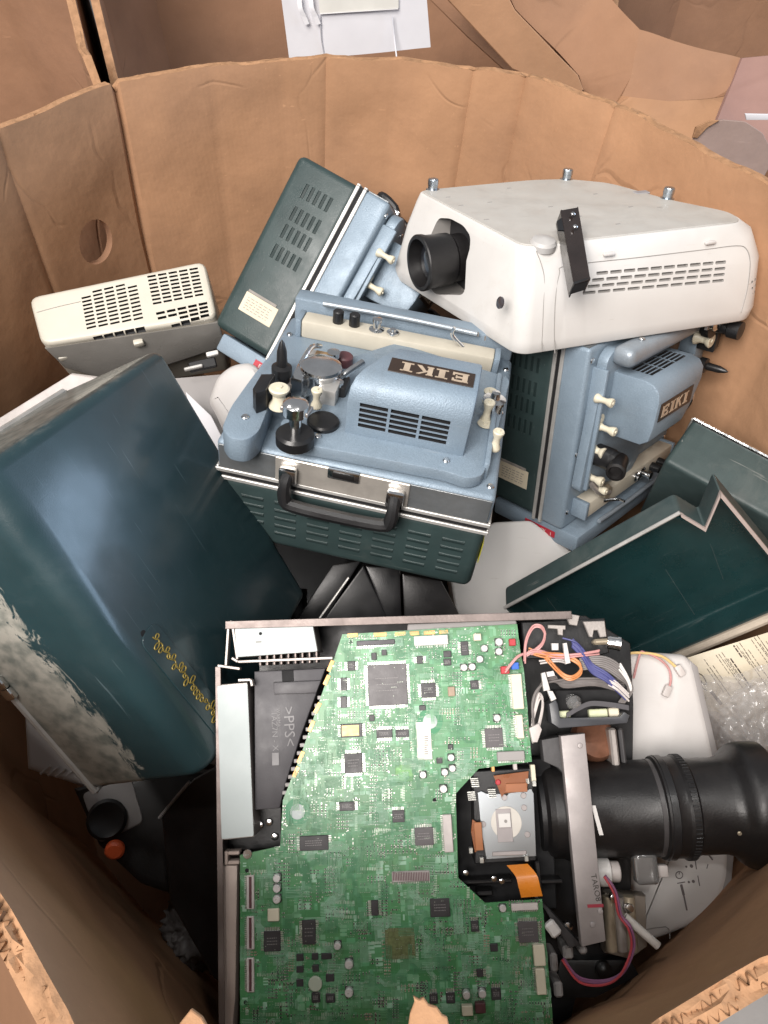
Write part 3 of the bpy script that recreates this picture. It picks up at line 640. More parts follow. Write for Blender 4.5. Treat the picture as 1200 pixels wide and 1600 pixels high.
    p2 = hc_(470, 590, 1, -YB - .035); P('gate_lever', prism([(p2.x - .008, -YB - .01, p2.z - .020), (p2.x + .008, -YB - .01, p2.z - .015), (p2.x + .007, -YB - .01, p2.z + .016), (p2.x - .006, -YB - .01, p2.z + .018)], (0, -.034, 0), .002, 2), [chrome])
    p3 = hc_(505, 560, 1, -YB - .03); P('gate_plate', bx(p3.x - .016, p3.x + .018, -YB - .034, -YB, p3.z - .01, p3.z + .018, .002, 2), [alu])
    P('gate_backing', bx(p3.x - .012, p3.x + .010, -YB - .0365, -YB - .0335, p3.z - .006, p3.z + .014, .001, 1), [mat('cork_brown', (.3, .2, .11), .7, 0, .35, 120)])
    for q_, r_, h_, m_ in (((484, 604), .0095, .044, chrome), ((520, 572), .008, .036, chrome), ((452, 612), .007, .03, steel), ((528, 612), .006, .03, chrome)):
        pq = hc_(*q_, 1, -YB - .02); P('guide_post', lathe([(r_, 0), (r_, h_ * .3), (r_ * .7, h_ * .33), (r_ * .7, h_ * .8), (r_, h_ * .84), (r_, h_), (.001, h_ + .001)], (pq.x, -YB - .004, pq.z), (0, -1, 0), 20), [m_])
    pq = hc_(515, 612, 1, -YB - .02); P('film_channel', bx(pq.x - .012, pq.x + .010, -YB - .036, -YB - .008, pq.z - .004, pq.z + .022, .002, 2), [alu])
    P('channel_block', bx(pq.x - .016, pq.x + .014, -YB - .022, -YB - .006, pq.z - .016, pq.z - .003, .002, 2), [black])
    pq = hc_(470, 585, 1, -YB - .03); pr2 = hc_(500, 552, 1, -YB - .03); P('clutch_lever', tube([(pq.x, -YB - .045, pq.z), ((pq.x + pr2.x) / 2, -YB - .052, (pq.z + pr2.z) / 2), (pr2.x, -YB - .040, pr2.z)], .003, 10), [chrome])
    pq = hc_(538, 560, 1, -YB - .025); P('lamp_socket', cyl((pq.x, -YB - .004, pq.z), (0, -1, 0), .011, .026, 20, .002), [brown])
    p4 = hc_(545, 590, 1, -YB - .03); P('tension_arm', tube([(p4.x + .02, -YB - .018, p4.z + .012), (p4.x + .004, -YB - .034, p4.z), (p4.x - .012, -YB - .042, p4.z - .020)], .0042, 10), [chrome])
    P('gate_block', bx(p4.x - .002, p4.x + .026, -YB - .03, -YB, p4.z - .004, p4.z + .024, .003, 2), [rubber])
    # handle on the top face
    P('handle_plate', rbox((.150, .034, .0035), (.012, -.0255, H + .0016), .001, 1), [mat('worn_nickel', (.46, .43, .39), .35, .5, .15, 30, .1, 300, dust=.3, dcol=(.24, .2, .17))])
    hb = tube([(.070, -.028, H + .004), (.072, -.020, H + .015), (.071, .000, H + .020), (.062, .008, H + .021), (.012, .009, H + .022), (-.040, .008, H + .021), (-.049, .000, H + .020), (-.0495, -.020, H + .015), (-.048, -.028, H + .004)], lambda t: .0078 if .2 < t < .8 else .0068, 10, 3)
    hnd = P('handle', hb, [black])
    for x in (.071, -.049):
        bks = bx(x - .010, x + .010, -.034, -.012, H + .002, H + .013, .003, 2); P('handle_bracket', bks, [chrome], hnd)
        P('handle_rivet', cyl((x, -.024, H + .0125), (0, 0, 1), .004, .003, 14, .001), [chrome], hnd)
    P('latch', bx(-.008, .028, -YB + .002, -.030, H, H + .006, .0018, 2), [chrome]); P('latch_catch', bx(-.002, .022, -YB + .004, -.034, H + .006, H + .008, .0012, 2), [rubber])
    # red tape on the foot's end
    rt = P('red_label', bx(-W2 + .0020, -W2 + .0033, -.034, .022, -.0210, -.0100, .0002, 1), [red])
    P('label_lettering', text('ENERGY   1', .0085, (-W2 + .0019, .014, -.0190), (0, -1, 0), (0, 0, 1), .0002), [labelwhite], rt)
    return t
def sound_unit(t):
    obj('sound_drum', lathe([(.016, 0), (.016, .038), (.0145, .04), (.0145, .046), (.010, .047), (.009, .043), (.001, .043)], (-.121, -YB - .004, .128), (0, -1, 0), 26), [black], t)
    obj('drum_lens', lathe([(.012, 0), (.012, .03), (.0135, .031), (.0135, .038), (.010, .039), (.008, .034), (.001, .034)], (-.113, -YB - .05, .128), (-.9, -.35, 0), 22), [rubber], t)
    obj('film_roller', spool((-.128, -YB - .008, .092), .0075, .03), [cream], t); obj('film_roller', spool((-.118, -YB - .008, .073), .006, .034), [cream], t)
    obj('pivot_arm', tube([(-.13, -YB - .02, .085), (-.115, -YB - .03, .066), (-.095, -YB - .034, .06)], .005, 10), [steel], t); obj('pivot_bush', lathe([(.010, 0), (.012, .006), (.010, .012), (.001, .013)], (-.098, -YB - .024, .06), (0, -1, 0), 18), [brass], t)
def copy_tree(o, parent=None, M=None, skip=()):
    c = o.copy(); COL.objects.link(c); c.parent = parent
    for ch in list(o.children):
        if ch.name.split('.')[0] not in skip: copy_tree(ch, c, None, skip)
    return c
def place(o, M):
    loc, rot, s = M.decompose(); o.location = loc; o.rotation_euler = rot.to_euler(); o.scale = s; MAT[o.name] = M.copy()
fp = film_projector('blue film projector lying on its back in the middle, black handle towards the viewer')
fr = copy_tree(fp); fr['label'] = 'blue film projector standing upright under the white projector, red tape label on its foot'
ft = copy_tree(fp); ft['label'] = 'tilted film projector with dark green vented end and cream rating plate facing out'
sound_unit(fr); sound_unit(ft)
obj('film_arm', bx(-.126, .105, -YB - .046, -YB - .012, .264, .291, .011, 4), [bluegrey], fr)
obj('arm_knob', lathe([(.018, 0), (.020, .003), (.020, .014), (.010, .016), (.010, .034), (.013, .036), (.013, .052), (.002, .053)], (.085, -YB - .044, .277), (0, -1, 0), 26), [black], fr)
for x_ in (-.08, .03): obj('screw', screw((x_, -YB - .0305, .2915), (0, 0, 1)), [chrome], fr)
p_ = hc_(762, 645, 1, -YB - .012); obj('idler_drum', lathe([(.012, 0), (.012, .022), (.0135, .023), (.0135, .027), (.006, .028), (.005, .036), (.001, .037)], (p_.x - .004, -YB - .006, p_.z), (0, -1, 0), 24), [chrome], fp)
place(fp, pose('c')); place(fr, pose('r')); place(ft, pose('tl') @ Matrix.Diagonal((1, 1.09, 1, 1)))
obj('yellow_tag', bx(-W2 - .0015, -W2 - .0005, .03, .062, .258, .284, .0003, 1), [yellow], fp)
# ------------------------------------------------------------------ white projector (upside down)
MW = pose('white'); hw = lambda px, py, ax, v: hit(MW, px, py, ax, v)
wp = thing('white_projector', 'large white projector lying upside down on top of the heap, black lens at left', 'projector', MW)
top = [(0, 0), (.368, .0), (.380, .045), (.33, .13), (.29, .25), (.234, .294), (.17, .308), (-.044, .305)]
hgt = .141
wb = new(); rows = []
for zz, grow in ((0, 0), (-.012, .006), (-.05, .022), (-hgt + .02, .043), (-hgt, .040)):
    ring = []
    for i, (x, y) in enumerate(top):
        n = V((0, -1)) if i in (0, 1) else (V((-1, 0)) if i == 7 else (V((x, y)) - V((.16, .16))).normalized())
        if i == 0: n = V((-.25, -1))
        if i == 1: n = V((.0, -1))
        ex = (.030 if i in (1, 2) else (.022 if i == 3 else 0)) * min(1, -zz / .022)
        ring.append(wb.verts.new((x + n.x * grow + ex, y + n.y * grow, zz)))
    rows.append(ring)
for A, B in zip(rows, rows[1:]):
    for k in range(len(top)): wb.faces.new((A[k], A[(k + 1) % len(top)], B[(k + 1) % len(top)], B[k]))
wb.faces.new(rows[0][::-1]); wb.faces.new(rows[-1])
bmesh.ops.recalc_face_normals(wb, faces=wb.faces)
vert = [e for e in wb.edges if abs((e.verts[0].co - e.verts[1].co).z) > .004 and e.calc_face_angle(0) > radians(25)]
bmesh.ops.bevel(wb, geom=vert, offset=.020, segments=5, affect='EDGES', profile=.5, clamp_overlap=True)
bmesh.ops.recalc_face_normals(wb, faces=wb.faces)
bmesh.ops.bevel(wb, geom=[e for e in wb.edges if e.calc_face_angle(0) > radians(40)], offset=.006, segments=3, affect='EDGES', profile=.5, clamp_overlap=True)
# side vent slots, 4 rows x 10
a0 = hw(905, 452, 1, -.024); a1 = hw(1134, 408, 1, -.018); b0 = hw(925, 428, 1, -.018); up_ = (hw(1134, 436, 1, -.02) - a1)
cut = new(); sl = a1 - a0; ux = sl.normalized()
r0 = hw(908, 458, 1, -.025); r0b = hw(1130, 436, 1, -.025); t0 = hw(930, 428, 1, -.018); t0b = hw(1134, 408, 1, -.018)
for r in range(4):
    A = t0.lerp(r0, r / 3); B = t0b.lerp(r0b, r / 3); n = 10
    for k in range(n):
        p = A.lerp(B, (k + .5) / n); L_ = (B - A).length / n * .84
        merge(cut, rbox((L_, .016, .0036), (0, 0, 0), .0008, 1, frameM(p + V((0, -.002, 0)), (B - A), (0, 1, .3))))
for k in range(9):   # small vents along the far bevel
    p = hw(1075 + k * 8, 334 + k * .8, 2, 0); merge(cut, rbox((.0025, .016, .012), (p.x, p.y, 0), .0005, 1))
for r in range(5):
    for k in range(3):
        p = hw(1170 + k * 8 - r * .8, 438 + r * 9 - k * 2, 1, -.022); merge(cut, rbox((.004, .02, .0035), (p.x, p.y, p.z), 0, 1))
lc = hw(690, 400, 0, -.050)   # lens opening in the front face
fa = hw(648, 420, 0, -.05)
merge(cut, prism([tuple(V((-.095, yy, zz))) for yy, zz in ((lc.y - .065, lc.z - .040), (lc.y - .045, lc.z + .042), (lc.y - .02, lc.z + .05), (lc.y + .02, lc.z + .05), (lc.y + .052, lc.z + .042), (lc.y + .056, lc.z - .045), (lc.y, lc.z - .062))], (.085, 0, 0), 0, 1, rv=.01))
obj('body', wb, [white, slotgrey], wp, ang=28, cut=(cut, slotgrey))
obj('lens_well', rbox((.006, .11, .105), (-.012, lc.y, lc.z), .001, 1), [slotdark], wp)
ld = V((-1, -.10, .0)); lo = V((-.018, lc.y - .002, lc.z - .004))
lens = obj('lens', lathe([(.036, 0), (.036, .02), (.039, .024), (.040, .06), (.042, .066), (.0425, .073), (.041, .075), (.036, .075), (.031, .053), (.001, .051)], lo, ld, 44), [rubber], wp)
obj('lens_element', lathe([(.0305, .0535), (.025, .059), (.013, .0625), (.001, .063)], lo, ld, 32), [glass], lens)
bpt = [(x * .985 + .003, y * .97 + .004) for x, y in top]
obj('bottom_plate', prism([(x, y, -.0005) for x, y in bpt], (0, 0, .0022), .0008, 1, rv=.02), [mat('grimy_white_plastic', (.47, .455, .425), .5, 0, .06, 14, .1, 600, dust=.4, dcol=(.27, .25, .225), ds=16, scr=.7, scol=(.3, .28, .26))], wp)
# side panel line, panel tabs
def side(px, py, d=0): return hw(px, py, 1, -.02 + d)
def sidehit(px, py):
    I = MW.inverted(); o = I @ CAM; v = I.to_3x3() @ ray(px, py)
    for m_, c_ in ((.296, -.0072), (.42, -.001)):
        k = (c_ + m_ * o.z - o.y) / (v.y - m_ * v.z); q = o + v * k
        if m_ < .4 and q.z <= -.05 or m_ > .4: return q
obj('panel_seam', tube([sidehit(*q) for q in ((867, 552), (866, 515), (868, 465), (874, 428), (887, 415), (1000, 402), (1100, 390), (1150, 384), (1166, 389), (1172, 410), (1168, 450), (1158, 488))], .0007, 6, 5), [slotgrey], wp)
obj('panel_seam', tube([sidehit(*q) for q in ((838, 392), (850, 430), (849, 480), (846, 550))], .0006, 6, 5), [slotgrey], wp)
for px, py in ((952, 397), (1110, 379)):
    p = hw(px, py, 1, -.012); obj('panel_tab', rbox((.018, .008, .005), (p.x, p.y + .001, p.z), .002, 2), [white2], wp)
# bolts
for px, py in ((676, 297), (885, 281), (1042, 311)):
    p = hw(px, py, 2, 0); b = lathe([(.0115, 0), (.0115, .003), (.008, .0035), (.0085, .010), (.009, .0105), (.009, .017), (.0075, .019), (.001, .0195)], (p.x, p.y, -.001), (.03, 0, 1), 14)
    obj('mounting_bolt', b, [mat('zinc_bolt', (.5, .55, .6), .3, 1, .15, 60)], wp)
p = hw(850, 384, 2, -.002); obj('foot', lathe([(.019, 0), (.019, .008), (.016, .012), (.006, .0145), (.001, .015)], (p.x, p.y + .004, -.006), (0, -.15, 1), 22), [mat('grey_foot', (.45, .44, .43), .45)], wp)
p = hw(1002, 301, 2, .001); obj('grey_pad', rbox((.026, .014, .003), (p.x, p.y, .001), .001, 1), [mat('pad_grey', (.3, .3, .32), .5)], wp)
for px, py in ((720, 323), (765, 318), (795, 296), (905, 340), (760, 345), (965, 352), (1030, 326), (860, 325), (700, 310), (930, 305), (985, 325)):
    mk = new(); q = hw(px, py, 2, 0); merge(mk, rbox((.008, .0028, .0008), (q.x, q.y, .0019), .0003, 1)); obj('screw_recess', mk, [slotgrey], wp)
# infrared window and tick marks on the front face
q = hw(783, 473, 0, -.034); obj('sensor_window', lathe([(.0085, 0), (.0085, .002), (.006, .003), (.001, .0034)], (-.0345, q.y, q.z), (-1, -.06, .25), 20), [mat('sensor_dark', (.05, .045, .05), .15, 0, .1, 20, coat=1)], wp)
tk = new()
for k in range(4):
    q = hw(725 + k * 11, 510 + k * 6, 0, -.041); merge(tk, bx(q.x - .001, q.x + .001, q.y - .0006, q.y + .0006, q.z - .004, q.z + .003))
obj('printed_marks', tk, [inkgrey], wp)
# black bracket hanging over the edge
bk = thing('metal_bracket', 'black bent metal bracket lying over the edge of the white projector', 'bracket', Matrix.Translation(MW @ V((.05, .03, .01))))
A = [MW @ hw(*q, 2, .012) for q in ((873, 330), (902, 324))]; 
q1 = MW @ hw(876, 328, 2, .036); q2 = MW @ hw(904, 323, 2, .036); q3 = MW @ hw(923, 436, 1, -.088); q4 = MW @ hw(897, 444, 1, -.088)
dv = (MW.to_3x3() @ V((0, .35, -1))).normalized()
bb = new(); merge(bb, prism([q1, q2, q3, q4], dv * .003, .0008, 1)); merge(bb, prism([q1, q4, q4 + dv * .02, q1 + dv * .02], (q2 - q1).normalized() * .003, .0008, 1)); merge(bb, prism([q2, q3, q3 + dv * .02, q2 + dv * .02], (q1 - q2).normalized() * .003, .0008, 1))
obj('channel', bb, [mat('bracket_brown_black', (.03, .022, .02), .25, .3, .25, 30, coat=.5)], bk, world=True)
obj('end_clip', prism([q3, q4, q4 + dv * .016, q3 + dv * .016], (q1 - q4).normalized() * .004, .0008, 1), [black], bk, world=True)
for tt in (.12, .3): obj('rivet', cyl(q1.lerp(q4, tt).lerp(q2.lerp(q3, tt), .55) + dv * -.002, -dv, .003, .003, 12, .0008), [chrome], bk, world=True)
obj('side_tab', prism([q1.lerp(q4, .1), q1.lerp(q4, .28), q1.lerp(q4, .26) + (q1 - q2) * .3, q1.lerp(q4, .14) + (q1 - q2) * .3], dv * .003, .0006, 1), [black], bk, world=True)
# ------------------------------------------------------------------ small beige projector at left
MB_ = pose('beige'); hb_ = lambda px, py, v=0: hit(MB_, px, py, 2, v)
bp = thing('beige_projector', 'small cream projector with black grille slots leaning on the left wall', 'projector', MB_)
q = [(0, -.004), (.27, 0), (.272, .088), (.002, .088)]
body = prism([(x, y, 0) for x, y in ((-.002, .002), (.268, -.016), (.272, .087), (-.006, .088))], (0, 0, -.20), .007, 3, rv=.016)
cut = new()
def grid(px4, nr, nc, fr=.8, fh=.5, skipf=None):
    a, b, c, d = [hb_(*p) for p in px4]
    for r in range(nr):
        for k in range(nc):
            u = (k + .5) / nc; v = (r + .5) / nr
            if skipf and skipf(r, k): continue
            p = a.lerp(b, u).lerp(d.lerp(c, u), v); ww = (b - a).length / nc * fr; hh = (d - a).length / nr * fh
            merge(cut, rbox((ww, hh, .02), (0, 0, 0), 0, 1, frameM((p.x, p.y, 0), b - a, (a - d))))
grid([(124, 458), (214, 437), (226, 499), (134, 516)], 10, 5, skipf=lambda r, k: (r == 0 and k in (0, 4)))
grid([(228, 430), (310, 416), (320, 462), (238, 478)], 8, 5)
grid([(138, 526), (228, 509), (224, 521), (160, 534)], 2, 5)
grid([(241, 487), (325, 470), (328, 494), (252, 517)], 4, 5, skipf=lambda r, k: r == 2 and k < 2)
obj('body', body, [beige, slotdark], bp, ang=30, cut=(cut, slotdark))
# raised frames round the grilles
def frame(px, h=.003, w=.001, n=2):
    pts = [hb_(*p) for p in px]; pts = [V((p.x, p.y, .0005)) for p in pts]; return tube(pts + [pts[0]], w, 6, n, sm=False)
obj('body_seam', tube([(.002, .058, .0003), (.035, .060, .0004), (.07, .0605, .0003)], .0005, 6), [slotgrey], bp)
# front panel folded away below the grille
fp4 = [(66, 541), (338, 488), (352, 552), (140, 580)]
und = prism([MB_ @ V((-.0005, .001, -.010)), MB_ @ V((.268, -.020, -.010)), MB_ @ V((.270, -.03, -.075)), MB_ @ V((.07, -.032, -.11)), MB_ @ V((.01, -.012, -.06))], MB_.to_3x3() @ V((0, .03, -.03)), .003, 2)
obj('smoky_panel', und, [smoke], bp, world=True)
for px, py in ((100, 558), (217, 536)):
    p = MB_.inverted() @ (CAM + ray(px, py) * ((MB_ @ V((.1, -.008, -.03)) - CAM).dot(FW)))
    obj('foot', rbox((.016, .010, .014), p, .003, 2), [beige], bp)
p = MB_.inverted() @ (CAM + ray(332, 553) * ((MB_ @ V((.26, -.02, -.04)) - CAM).dot(FW)))
obj('clip', rbox((.020, .008, .008), p, .002, 2), [white], bp); obj('latch_bar', rbox((.03, .005, .006), p + V((-.035, -.016, 0)), .001, 1), [alu], bp)
obj('dark_vent', rbox((.045, .018, .006), p + V((-.02, -.012, -.006)), .002, 1), [black], bp)
# ------------------------------------------------------------------ big teal cover at left
MK = pose('cover'); hk = lambda px, py, ax, v: hit(MK, px, py, ax, v)
cv = thing('metal_cover', 'large teal metal projector cover leaning at front left, gold script on a strip', 'cover', MK)
cl, cw, cdp = .315, .252, .140
cb = new(); merge(cb, bx(0, cl, -.006, cw, 0, cdp))
bmesh.ops.delete(cb, geom=[f for f in cb.faces if f.calc_center_median().z > cdp - 1e-5], context='FACES_ONLY')
cb.edges.ensure_lookup_table()
zed = [e for e in cb.edges if all(v.co.z < 1e-6 for v in e.verts) and all(v.co.y > cw - .001 for v in e.verts)]
oth = [e for e in cb.edges if (not (e in zed)) and len(e.link_faces) == 2]
bmesh.ops.bevel(cb, geom=zed, offset=.023, segments=7, affect='EDGES', profile=.5, clamp_overlap=True)
bmesh.ops.recalc_face_normals(cb, faces=cb.faces)
bmesh.ops.bevel(cb, geom=[e for e in cb.edges if len(e.link_faces) == 2 and e.calc_face_angle(0) > radians(50)], offset=.011, segments=4, affect='EDGES', profile=.5, clamp_overlap=True)
bmesh.ops.solidify(cb, geom=list(cb.faces), thickness=.002)
# paint rubbed off along the lower side: mask by the side's own height with ragged edge
def worn_teal():
    m = teal.copy(); m.name = 'teal_paint_worn_to_primer'; nt = m.node_tree; N = nt.nodes; L = nt.links; b = N['Principled BSDF']
    tc = [n for n in N if n.type == 'TEX_COORD'][0]; sx = N.new('ShaderNodeSeparateXYZ'); L.new(tc.outputs['Object'], sx.inputs[0])
    def mr(src, a, c):
        r = N.new('ShaderNodeMapRange'); r.clamp = False; r.inputs[1].default_value = a; r.inputs[2].default_value = c; L.new(src, r.inputs[0]); return r.outputs[0]
    n = N.new('ShaderNodeTexNoise'); n.inputs['Scale'].default_value = 11; n.inputs['Detail'].default_value = 9; n.inputs['Roughness'].default_value = .8; n.inputs['Distortion'].default_value = 1.3; wm = N.new('ShaderNodeMapping'); wm.inputs['Rotation'].default_value = (0, radians(35), 0); wm.inputs['Scale'].default_value = (1, 1, 3.4); L.new(tc.outputs['Object'], wm.inputs['Vector']); L.new(wm.outputs['Vector'], n.inputs['Vector'])
    def op(o, a, c):
        x = N.new('ShaderNodeMath'); x.operation = o
        for i, s in enumerate((a, c)):
            if isinstance(s, (int, float)): x.inputs[i].default_value = s
            else: L.new(s, x.inputs[i])
        return x.outputs[0]
    zz = mr(sx.outputs['Z'], .052, .092); yy = mr(sx.outputs['Y'], cw - .012, cw - .004)
    k = op('ADD', zz, op('MULTIPLY', op('SUBTRACT', n.outputs['Fac'], .5), 3.2)); st = N.new('ShaderNodeMapRange'); st.inputs[1].default_value = .40; st.inputs[2].default_value = .50; L.new(k, st.inputs[0])
    ys = N.new('ShaderNodeClamp'); L.new(yy, ys.inputs[0]); ex = N.new('ShaderNodeClamp'); L.new(mr(sx.outputs['X'], .006, .0015), ex.inputs[0]); ez = N.new('ShaderNodeMapRange'); ez.inputs[1].default_value = .1; ez.inputs[2].default_value = .5; L.new(op('ADD', mr(sx.outputs['Z'], -.01, .05), op('MULTIPLY', op('SUBTRACT', n.outputs['Fac'], .55), 2.0)), ez.inputs[0])
    f = op('MAXIMUM', op('MULTIPLY', st.outputs[0], ys.outputs[0]), op('MULTIPLY', op('MULTIPLY', ex.outputs[0], ez.outputs[0]), .55))
    pale = N.new('ShaderNodeTexNoise'); pale.inputs['Scale'].default_value = 70; pale.inputs['Detail'].default_value = 8; L.new(tc.outputs['Object'], pale.inputs['Vector'])
    pr = N.new('ShaderNodeValToRGB'); pr.color_ramp.elements[0].color = (.13, .14, .125, 1); pr.color_ramp.elements[0].position = .34; pr.color_ramp.elements[1].color = (.30, .29, .255, 1); pr.color_ramp.elements[1].position = .60; L.new(pale.outputs['Fac'], pr.inputs['Fac'])
    old = b.inputs['Base Color'].links[0].from_socket; mx = N.new('ShaderNodeMix'); mx.data_type = 'RGBA'; L.new(f, mx.inputs[0]); L.new(old, mx.inputs[6]); L.new(pr.outputs['Color'], mx.inputs[7]); L.new(mx.outputs[2], b.inputs['Base Color'])
    oldr = b.inputs['Roughness'].links[0].from_socket; mr2 = N.new('ShaderNodeMix'); L.new(f, mr2.inputs[0]); L.new(oldr, mr2.inputs[2]); mr2.inputs[3].default_value = .6; L.new(mr2.outputs[0], b.inputs['Roughness'])
    return m
obj('shell', cb, [worn_teal()], cv, ang=30)
rm = new(); 
for a, b in (((0, -.006), (cl, -.006)), ((cl, -.006), (cl, cw)), ((cl, cw), (0, cw)), ((0, cw), (0, -.006))):
    merge(rm, tube([(a[0], a[1], cdp), (b[0], b[1], cdp)], .0032, 8, 1, sm=False))
obj('rim_trim', rm, [alu], cv)
la = hk(250, 1012, 2, 0); lb2 = hk(330, 1112, 2, 0); le = (lb2 - la).normalized(); lnrm = V((-le.y, le.x, 0))
strp = [la - le * .02 + lnrm * s * .013 for s in (-1, 1)] + [la + le * .14 + lnrm * s * .013 for s in (1, -1)]
nst = obj('name_strip', prism([(p.x, p.y, 0.0002) for p in strp], (0, 0, -.0010), .0003, 1, rv=.01), [teal], cv)
gs = new(); rr = random.Random(11); x = -.012; path = []
while x < .112:
    hgt_ = rr.uniform(.35, 1.0) * .0105; k = rr.choice((1, 1, -1)); w_ = rr.uniform(.0035, .006)
    for a in range(8):
        an = a / 8 * 2 * pi; path.append((x + w_ * (a / 8) + .0028 * sin(an), k * hgt_ * .5 * (1 - cos(an)) - .003 * (k > 0)))
    x += w_
gs = tube([(la.x + le.x * u + lnrm.x * v, la.y + le.y * u + lnrm.y * v, -.0011) for u, v in path], .0006, 6, 3)
obj('gold_script', gs, [gold], nst)
dk = hk(224, 990, 2, 0); obj('dent_hole', cyl((dk.x, dk.y, -.0004), (0, 0, 1), .003, .001, 12), [darkgap], cv)
# hinge clips on the near rim
for px, py in ((12, 1062), (26, 1078)):
    p = hk(px, py, 1, cw); obj('hinge_clip', rbox((.012, .006, .012), (p.x, cw + .003, cdp - .004), .002, 2), [chrome], cv)
# ------------------------------------------------------------------ dark green lids at right
def lid_shell(plan, depth, th=.0022):
    bm = new(); n = len(plan); lo = [bm.verts.new((x, y, depth)) for x, y in plan]; hi = [bm.verts.new((x, y, 0)) for x, y in plan]
    bm.faces.new(lo)
    for k in range(n): bm.faces.new((lo[k], lo[(k + 1) % n], hi[(k + 1) % n], hi[k]))
    bmesh.ops.recalc_face_normals(bm, faces=bm.faces)
    es = [e for e in bm.edges if len(e.link_faces) == 2 and e.calc_face_angle(0) > radians(30)]
    bmesh.ops.bevel(bm, geom=es, offset=.006, segments=3, affect='EDGES', profile=.5, clamp_overlap=True)
    bmesh.ops.solidify(bm, geom=list(bm.faces), thickness=th); return bm
lf = thing('projector_lid', 'open dark green lid tilted towards the viewer, notched pale rim corner', 'lid', pose('lidf'), 'dark green projector lids')
plan = [(0, 0), (.262, -.003), (.272, .034), (.312, -.004), (.311, .216), (0, .216)]
obj('shell', lid_shell(plan, .040), [lidwall, tealin], lf)
inn = [(.004, .004), (.256, .002), (.268, .042), (.306, .006), (.306, .211), (.004, .211)]
ib = lid_shell(inn, .0355, .0012); ib.transform(Matrix.Translation((0, 0, .002)))
obj('inner_lining', ib, [tealin], lf)
obj('rim_trim', tube([(x, y, -.0005) for x, y in plan[:2]], .0025, 8, 1, sm=False), [alu], lf)
pinkrim = mat('pale_rim', (.5, .42, .39), .5, .2, .08, 30)
rb = new()
for a, b in ((1, 2), (2, 3), (3, 4)): merge(rb, prism([(plan[a][0], plan[a][1], -.0035), (plan[b][0], plan[b][1], -.0035), (plan[b][0] - (.004 if a == 3 else .002), plan[b][1] + .005, -.0035), (plan[a][0] - (.004 if a == 3 else .002), plan[a][1] + .005, -.0035)], (0, 0, .0045)))
obj('rim_lip', rb, [pinkrim], lf)
obj('rim_lip', tube([(x, y + .003, -.002) for x, y in (plan[5], plan[4])], .0065, 10, 1, sm=False), [mat('tan_rim', (.42, .36, .29), .6, 0, .15, 30)], lf)
for a, b in (((855, 935), (905, 1000)), ((1040, 890), (1085, 960)), ((1110, 850), (1130, 905))):
    p, q = hit(pose('lidf'), *a, 2, .0362), hit(pose('lidf'), *b, 2, .0362); obj('scratch', tube([p, q], .0004, 5, 1, sm=False), [lidwall], lf)
lbk = thing('projector_lid', 'dark green lid behind the notched one, shiny silver strip along its top edge', 'lid', pose('lidb'), 'dark green projector lids')
o_ = new(); merge(o_, bx(0, .26, 0, .19, -.002, .0845))
bmesh.ops.delete(o_, geom=[f for f in o_.faces if f.calc_center_median().z > .084], context='FACES_ONLY')
bmesh.ops.bevel(o_, geom=[e for e in o_.edges if len(e.link_faces) == 2], offset=.007, segments=3, affect='EDGES', profile=.5, clamp_overlap=True)
bmesh.ops.recalc_face_normals(o_, faces=o_.faces); bmesh.ops.solidify(o_, geom=list(o_.faces), thickness=.002)
obj('shell', o_, [lidwall], lbk)
obj('rim_trim', tube([(0, -.0005, .0855), (.26, -.0005, .0855)], .0045, 10, 1, sm=False), [chrome], lbk); obj('rim_trim', tube([(0, 0, .0855), (0, .19, .0855)], .003, 8, 1, sm=False), [alu], lbk)
# ------------------------------------------------------------------ stripped projector in front
MBD = pose('board'); hd = lambda px, py, v=0.0: hit(MBD, px, py, 2, v)
ch = thing('stripped_projector', 'stripped projector with bare green circuit board and long black lens', 'projector', MBD)
def dpoly(px, z): return [(p.x, p.y, z) for p in (hd(a, b, z) for a, b in px)]
BO = [(535, 991), (808, 975), (812, 1010), (819, 1050), (831, 1190), (748, 1201), (712, 1240), (716, 1372), (758, 1411), (847, 1405), (863, 1583), (866, 1640), (375, 1640), (375, 1336), (438, 1322), (442, 1250), (470, 1180)]
def inside(px, py, poly):
    r = False; j = len(poly) - 1
    for i in range(len(poly)):
        (xi, yi), (xj, yj) = poly[i], poly[j]
        if (yi > py) != (yj > py) and px < (xj - xi) * (py - yi) / (yj - yi) + xi: r = not r
        j = i
    return r
bo = prism(dpoly(BO, 0), (0, 0, -.0016), 0); BL = [(p[0], p[1]) for p in dpoly(BO, 0)]; rt_ = random.Random(21); zc_ = .00006
def seg(a, b, w, mi):
    global zc_
    zc_ += 2e-7; d = (b - a); n = V((-d.y, d.x)).normalized() * w / 2
    f = bo.faces.new([bo.verts.new((q.x, q.y, zc_)) for q in (a - n, b - n, b + n, a + n)]); f.material_index = mi
xs = [p[0] for p in BL]; ys = [p[1] for p in BL]
def rp():
    while True:
        p = V((rt_.uniform(min(xs), max(xs)), rt_.uniform(-.012, max(ys))))
        if inside(p.x, p.y, BL): return p
for k in range(480):      # copper pours and silk blocks
    p = rp(); w_, l_ = rt_.uniform(.0012, .006), rt_.uniform(.0015, .008); h_ = rt_.random() < .5; d = V((l_, 0)) if h_ else V((0, l_))
    nrep = rt_.choice((1, 1, 1, 2, 3)); mi = rt_.choice((1, 1, 2, 2, 3))
    for r in range(nrep):
        a = p + (V((0, 1)) if h_ else V((1, 0))) * r * (w_ + .0012)
        if all(inside(*(a + d * t + (V((0, w_)) if h_ else V((w_, 0))) * u), BL) for t in (-.1, 1.1) for u in (-.6, .6)): seg(a, a + d, w_, mi)
